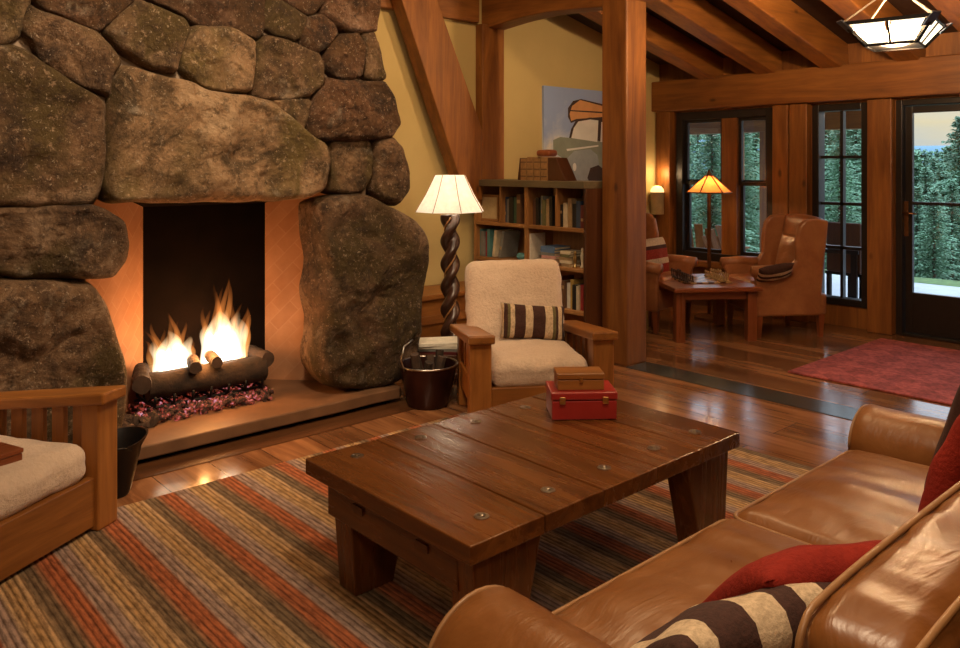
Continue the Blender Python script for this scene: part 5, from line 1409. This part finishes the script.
# ============================================================ OUTSIDE
deck = bx('floor', plain('concrete_patio', (0.42, 0.42, 0.44), 0.7, 0, 0.2, 3), None, XW+0.14, 11.6, -4, 9, -0.25, -0.04, kind='structure')
gm_ = plain('grass_ground', (0.10, 0.17, 0.04), 0.95, 0, 0.5, 8, 0.5)
bm = NB(); nx, ny = 40, 40; vv = {}
for i in range(nx+1):
    for j in range(ny+1):
        x = 11.6+90*(i/nx)**1.5; y = -22+95*j/ny
        z = -0.10-max(0, min(x, 30)-13)*0.5-max(0, x-30)*0.08 + 0.25*noise.noise(Vector((x*0.15, y*0.15, 0)))*(i > 1)
        vv[i, j] = bm.verts.new((x, y, z))
for i in range(nx):
    for j in range(ny): bm.faces.new((vv[i, j], vv[i+1, j], vv[i+1, j+1], vv[i, j+1]))
obj('ground', bm, gm_, smooth=True, kind='structure')
# hills
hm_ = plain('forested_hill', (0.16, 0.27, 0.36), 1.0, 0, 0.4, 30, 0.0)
bm = NB(); prev = None
for k in range(60):
    a = R(-5+k*1.8); r0 = 260
    x, y = r0*math.sin(a), r0*math.cos(a); hgt = 10+7*noise.noise(Vector((k*0.11, 0, 0)))+2*noise.noise(Vector((k*0.5, 3, 0)))
    p = [bm.verts.new((x, y, -20)), bm.verts.new((x*1.0, y*1.0, hgt*0.5)), bm.verts.new((x*1.12, y*1.12, hgt))]
    if prev:
        for q in range(2): bm.faces.new((prev[q], p[q], p[q+1], prev[q+1]))
    prev = p
obj('hill_ridge', bm, hm_, smooth=True, kind='structure')
# conifers
fm_ = plain('conifer_needles', (0.26, 0.44, 0.28), 0.9, 0, 0.55, 0.5, 0)
def conifer_mesh(seed, h=9.0, rad=1.7):
    rn = random.Random(seed); bm = NB(); z = h*0.06
    while z < h*0.985:
        s = 1-z/h; R_ = rad*(s**0.8)*rn.uniform(0.7, 1.1)+0.05; cnt = int(7+8*s); a0 = rn.random()*6
        for k in range(cnt):
            a = a0+2*PI*k/cnt+rn.uniform(-.25, .25); L_ = R_*rn.uniform(0.55, 1.12); dz = -0.30*L_+0.10
            dirv = Vector((math.cos(a), math.sin(a), 0)); sd = Vector((-math.sin(a), math.cos(a), 0)); zz = z+rn.uniform(-.12, .12)
            nseg = max(3, int(L_/0.16))
            for q in range(nseg+1):
                u = (q+0.3)/(nseg+0.3); c = dirv*L_*u + Vector((0, 0, zz+dz*u*u))
                tl_ = (0.10+0.22*L_*(1-u*0.75))*rn.uniform(0.7, 1.2)
                for sg in (-1, 1):
                    tip = c + sd*sg*tl_*0.85 + dirv*tl_*0.55 + Vector((0, 0, -0.25*tl_+rn.uniform(-.03, .03)))
                    wv_ = dirv*0.055; bm.faces.new([bm.verts.new(c-wv_), bm.verts.new(c+wv_*0.9+Vector((0, 0, 0.02))), bm.verts.new(tip)])
                if q == nseg:
                    bm.faces.new([bm.verts.new(c-sd*0.05), bm.verts.new(c+sd*0.05), bm.verts.new(c+dirv*0.14+Vector((0, 0, -0.03)))])
        z += h*rn.uniform(0.008, 0.014)*(0.7+s)
    return bm
tree_protos = []
for sd in range(3):
    t = thing('conifer_tree', '', 'tree', (0, 0, 0))
    h = [9, 11, 8][sd]
    obj('foliage', conifer_mesh(sd+20, h, [1.7, 1.9, 2.0][sd]), fm_, t)
    bm = NB(); lathe(bm, [(0.15, 0), (0.09, h*0.5), (0.012, h*0.96)], 8); obj('trunk', bm, M['darkZ'], t)
    tree_protos.append(t)
def gz(x): return -0.10-max(0, min(x, 30)-13)*0.5-max(0, x-30)*0.08
rn = random.Random(42); used = set(); spots = []
def tree_at(px, d, topy, where):
    k = (px-480)/F; p = Vector((d*(SY+k*CY), d*(CY-k*SY)))
    i = len(spots) % 3; x, y = p
    z = gz(x)-0.15
    hs = (H+(HOR-topy)/F*d - z)/[9, 11, 8][i]
    src = tree_protos[i]
    if i not in used: used.add(i); t = src; t.location = (x, y, z); t['label'] = where; t['group'] = 'conifers: '+where
    else: t = dup(src, (x, y, z), 0, where, 'conifers: '+where)
    t.rotation_euler.z = rn.random()*6; w_ = min(1.5, max(0.8, hs)); t.scale = (w_, w_, hs); spots.append(t)
TW = 'tall blue-green conifer seen through the two-sash window'
TG = 'tall blue-green conifer seen through the narrow gridded window'
TD = 'green conifer on the slope seen through the glass door'
TD2 = 'tall conifer at the right edge of the glass door, rising into the sky'
for px, d, ty in ((682, 21, 110), (698, 25, 95), (712, 20, 118), (726, 27, 100), (742, 21, 105), (756, 25, 98), (770, 22, 112), (690, 33, 100), (718, 34, 92), (748, 34, 96), (672, 29, 98)): tree_at(px, d, ty, TW)
for px, d, ty in ((812, 22, 110), (826, 27, 98), (840, 21, 112), (856, 26, 100), (868, 22, 108), (834, 34, 92), (862, 36, 96), (848, 30, 95)): tree_at(px, d, ty, TG)
for px, d, ty in ((900, 24, 140), (914, 27, 150), (926, 23, 168), (935, 30, 156), (922, 36, 152), (942, 25, 166), (909, 33, 143), (950, 34, 146), (960, 28, 150), (930, 42, 150), (905, 44, 136), (945, 46, 148), (917, 22, 185), (934, 21, 190), (952, 22, 180), (968, 40, 140), (985, 30, 130), (1010, 26, 140), (918, 50, 148), (938, 54, 151), (955, 52, 142), (975, 50, 130)): tree_at(px, d, ty, TD)
tree_at(962, 24, 116, TD2)
# porch beam and posts outside
o = bx('porch_beam', M['timberY'], None, 9.6, 9.85, 3.72, 8.5, 1.98, 2.35); tag(o, 'brown porch beam outside, across the tops of both windows', 'beam')
for px, lb in ((766, 'brown porch post outside, seen at the right of the two-sash window'), (729, 'brown porch post outside, seen behind the window mullion')):
    y = onX(px, 0, 9.6).y; o = bx('porch_post', M['timberZ'], None, 9.62, 9.82, y-0.10, y+0.10, -0.04, 1.979); tag(o, lb, 'post')
bx('ceiling', M['darkX'], None, XW+0.14, 10.2, 3.72, 8.5, 2.36, 2.42, kind='structure')
def adir(label, loc, rz):
    t = thing('patio_chair', label, 'chair', loc, rz)
    for k in range(5):
        x = -0.22+k*0.11; h = 0.88-0.10*abs(k-2)**1.5*0.5
        bm = NB(); bar(bm, (x, 0.20, 0.28), (x*1.15, 0.42, h), 0.095, 0.02, (0, 1, 0)); obj('back_slat', bm, M['chairZ'], t)
    bm = NB(); 
    for k in range(5): box(bm, -0.26, 0.26, -0.28+k*0.10, -0.20+k*0.10, 0.36-k*0.02, 0.38-k*0.02)
    obj('seat', bm, M['chairX'], t)
    for s in (-1, 1):
        bx('arm', M['chairY'], t, s*0.33-0.06, s*0.33+0.06, -0.35, 0.30, 0.55, 0.575)
        bx('leg', M['chairZ'], t, s*0.30-0.02, s*0.30+0.02, -0.30, -0.20, 0, 0.55); bx('leg', M['chairZ'], t, s*0.30-0.02, s*0.30+0.02, 0.20, 0.30, 0, 0.55)
    return t
q = onX(706, 0, 8.75); pch = adir('slatted wooden patio chair outside, left of the amber lamp pole', (8.75, q.y, -0.04), R(110))
q = onX(745, 0, 8.75); dup(pch, (8.75, q.y, -0.04), R(75), 'slatted wooden patio chair outside, seen through the right sash')
# dark outdoor chair and railing by the gridded window
mch = thing('metal_chair', 'dark outdoor chair seen through the lower panes of the gridded window', 'chair', (8.75, onX(856, 0, 8.75).y, -0.04), R(80))
bx('back_panel', M['darkZ'], mch, -0.2, 0.2, 0.2, 0.23, 0.45, 0.98, bevel=0.02); bx('seat', M['iron'], mch, -0.22, 0.22, -0.22, 0.22, 0.42, 0.45)
for sx in (-1, 1):
    for sy in (-1, 1): bx('leg', M['iron'], mch, sx*0.19-0.02, sx*0.19+0.02, sy*0.19-0.02, sy*0.19+0.02, 0, 0.42)
mt_ = thing('patio_table', 'dark outdoor table seen low through the narrow gridded window', 'table', (8.7, onX(828, 0, 8.7).y, -0.04), R(10))
bx('tabletop', M['iron'], mt_, -0.32, 0.32, -0.38, 0.38, 0.66, 0.70, bevel=0.005)
for sx in (-1, 1):
    for sy in (-1, 1): bx('leg', M['iron'], mt_, sx*0.27-0.03, sx*0.27+0.03, sy*0.33-0.03, sy*0.33+0.03, 0, 0.66)
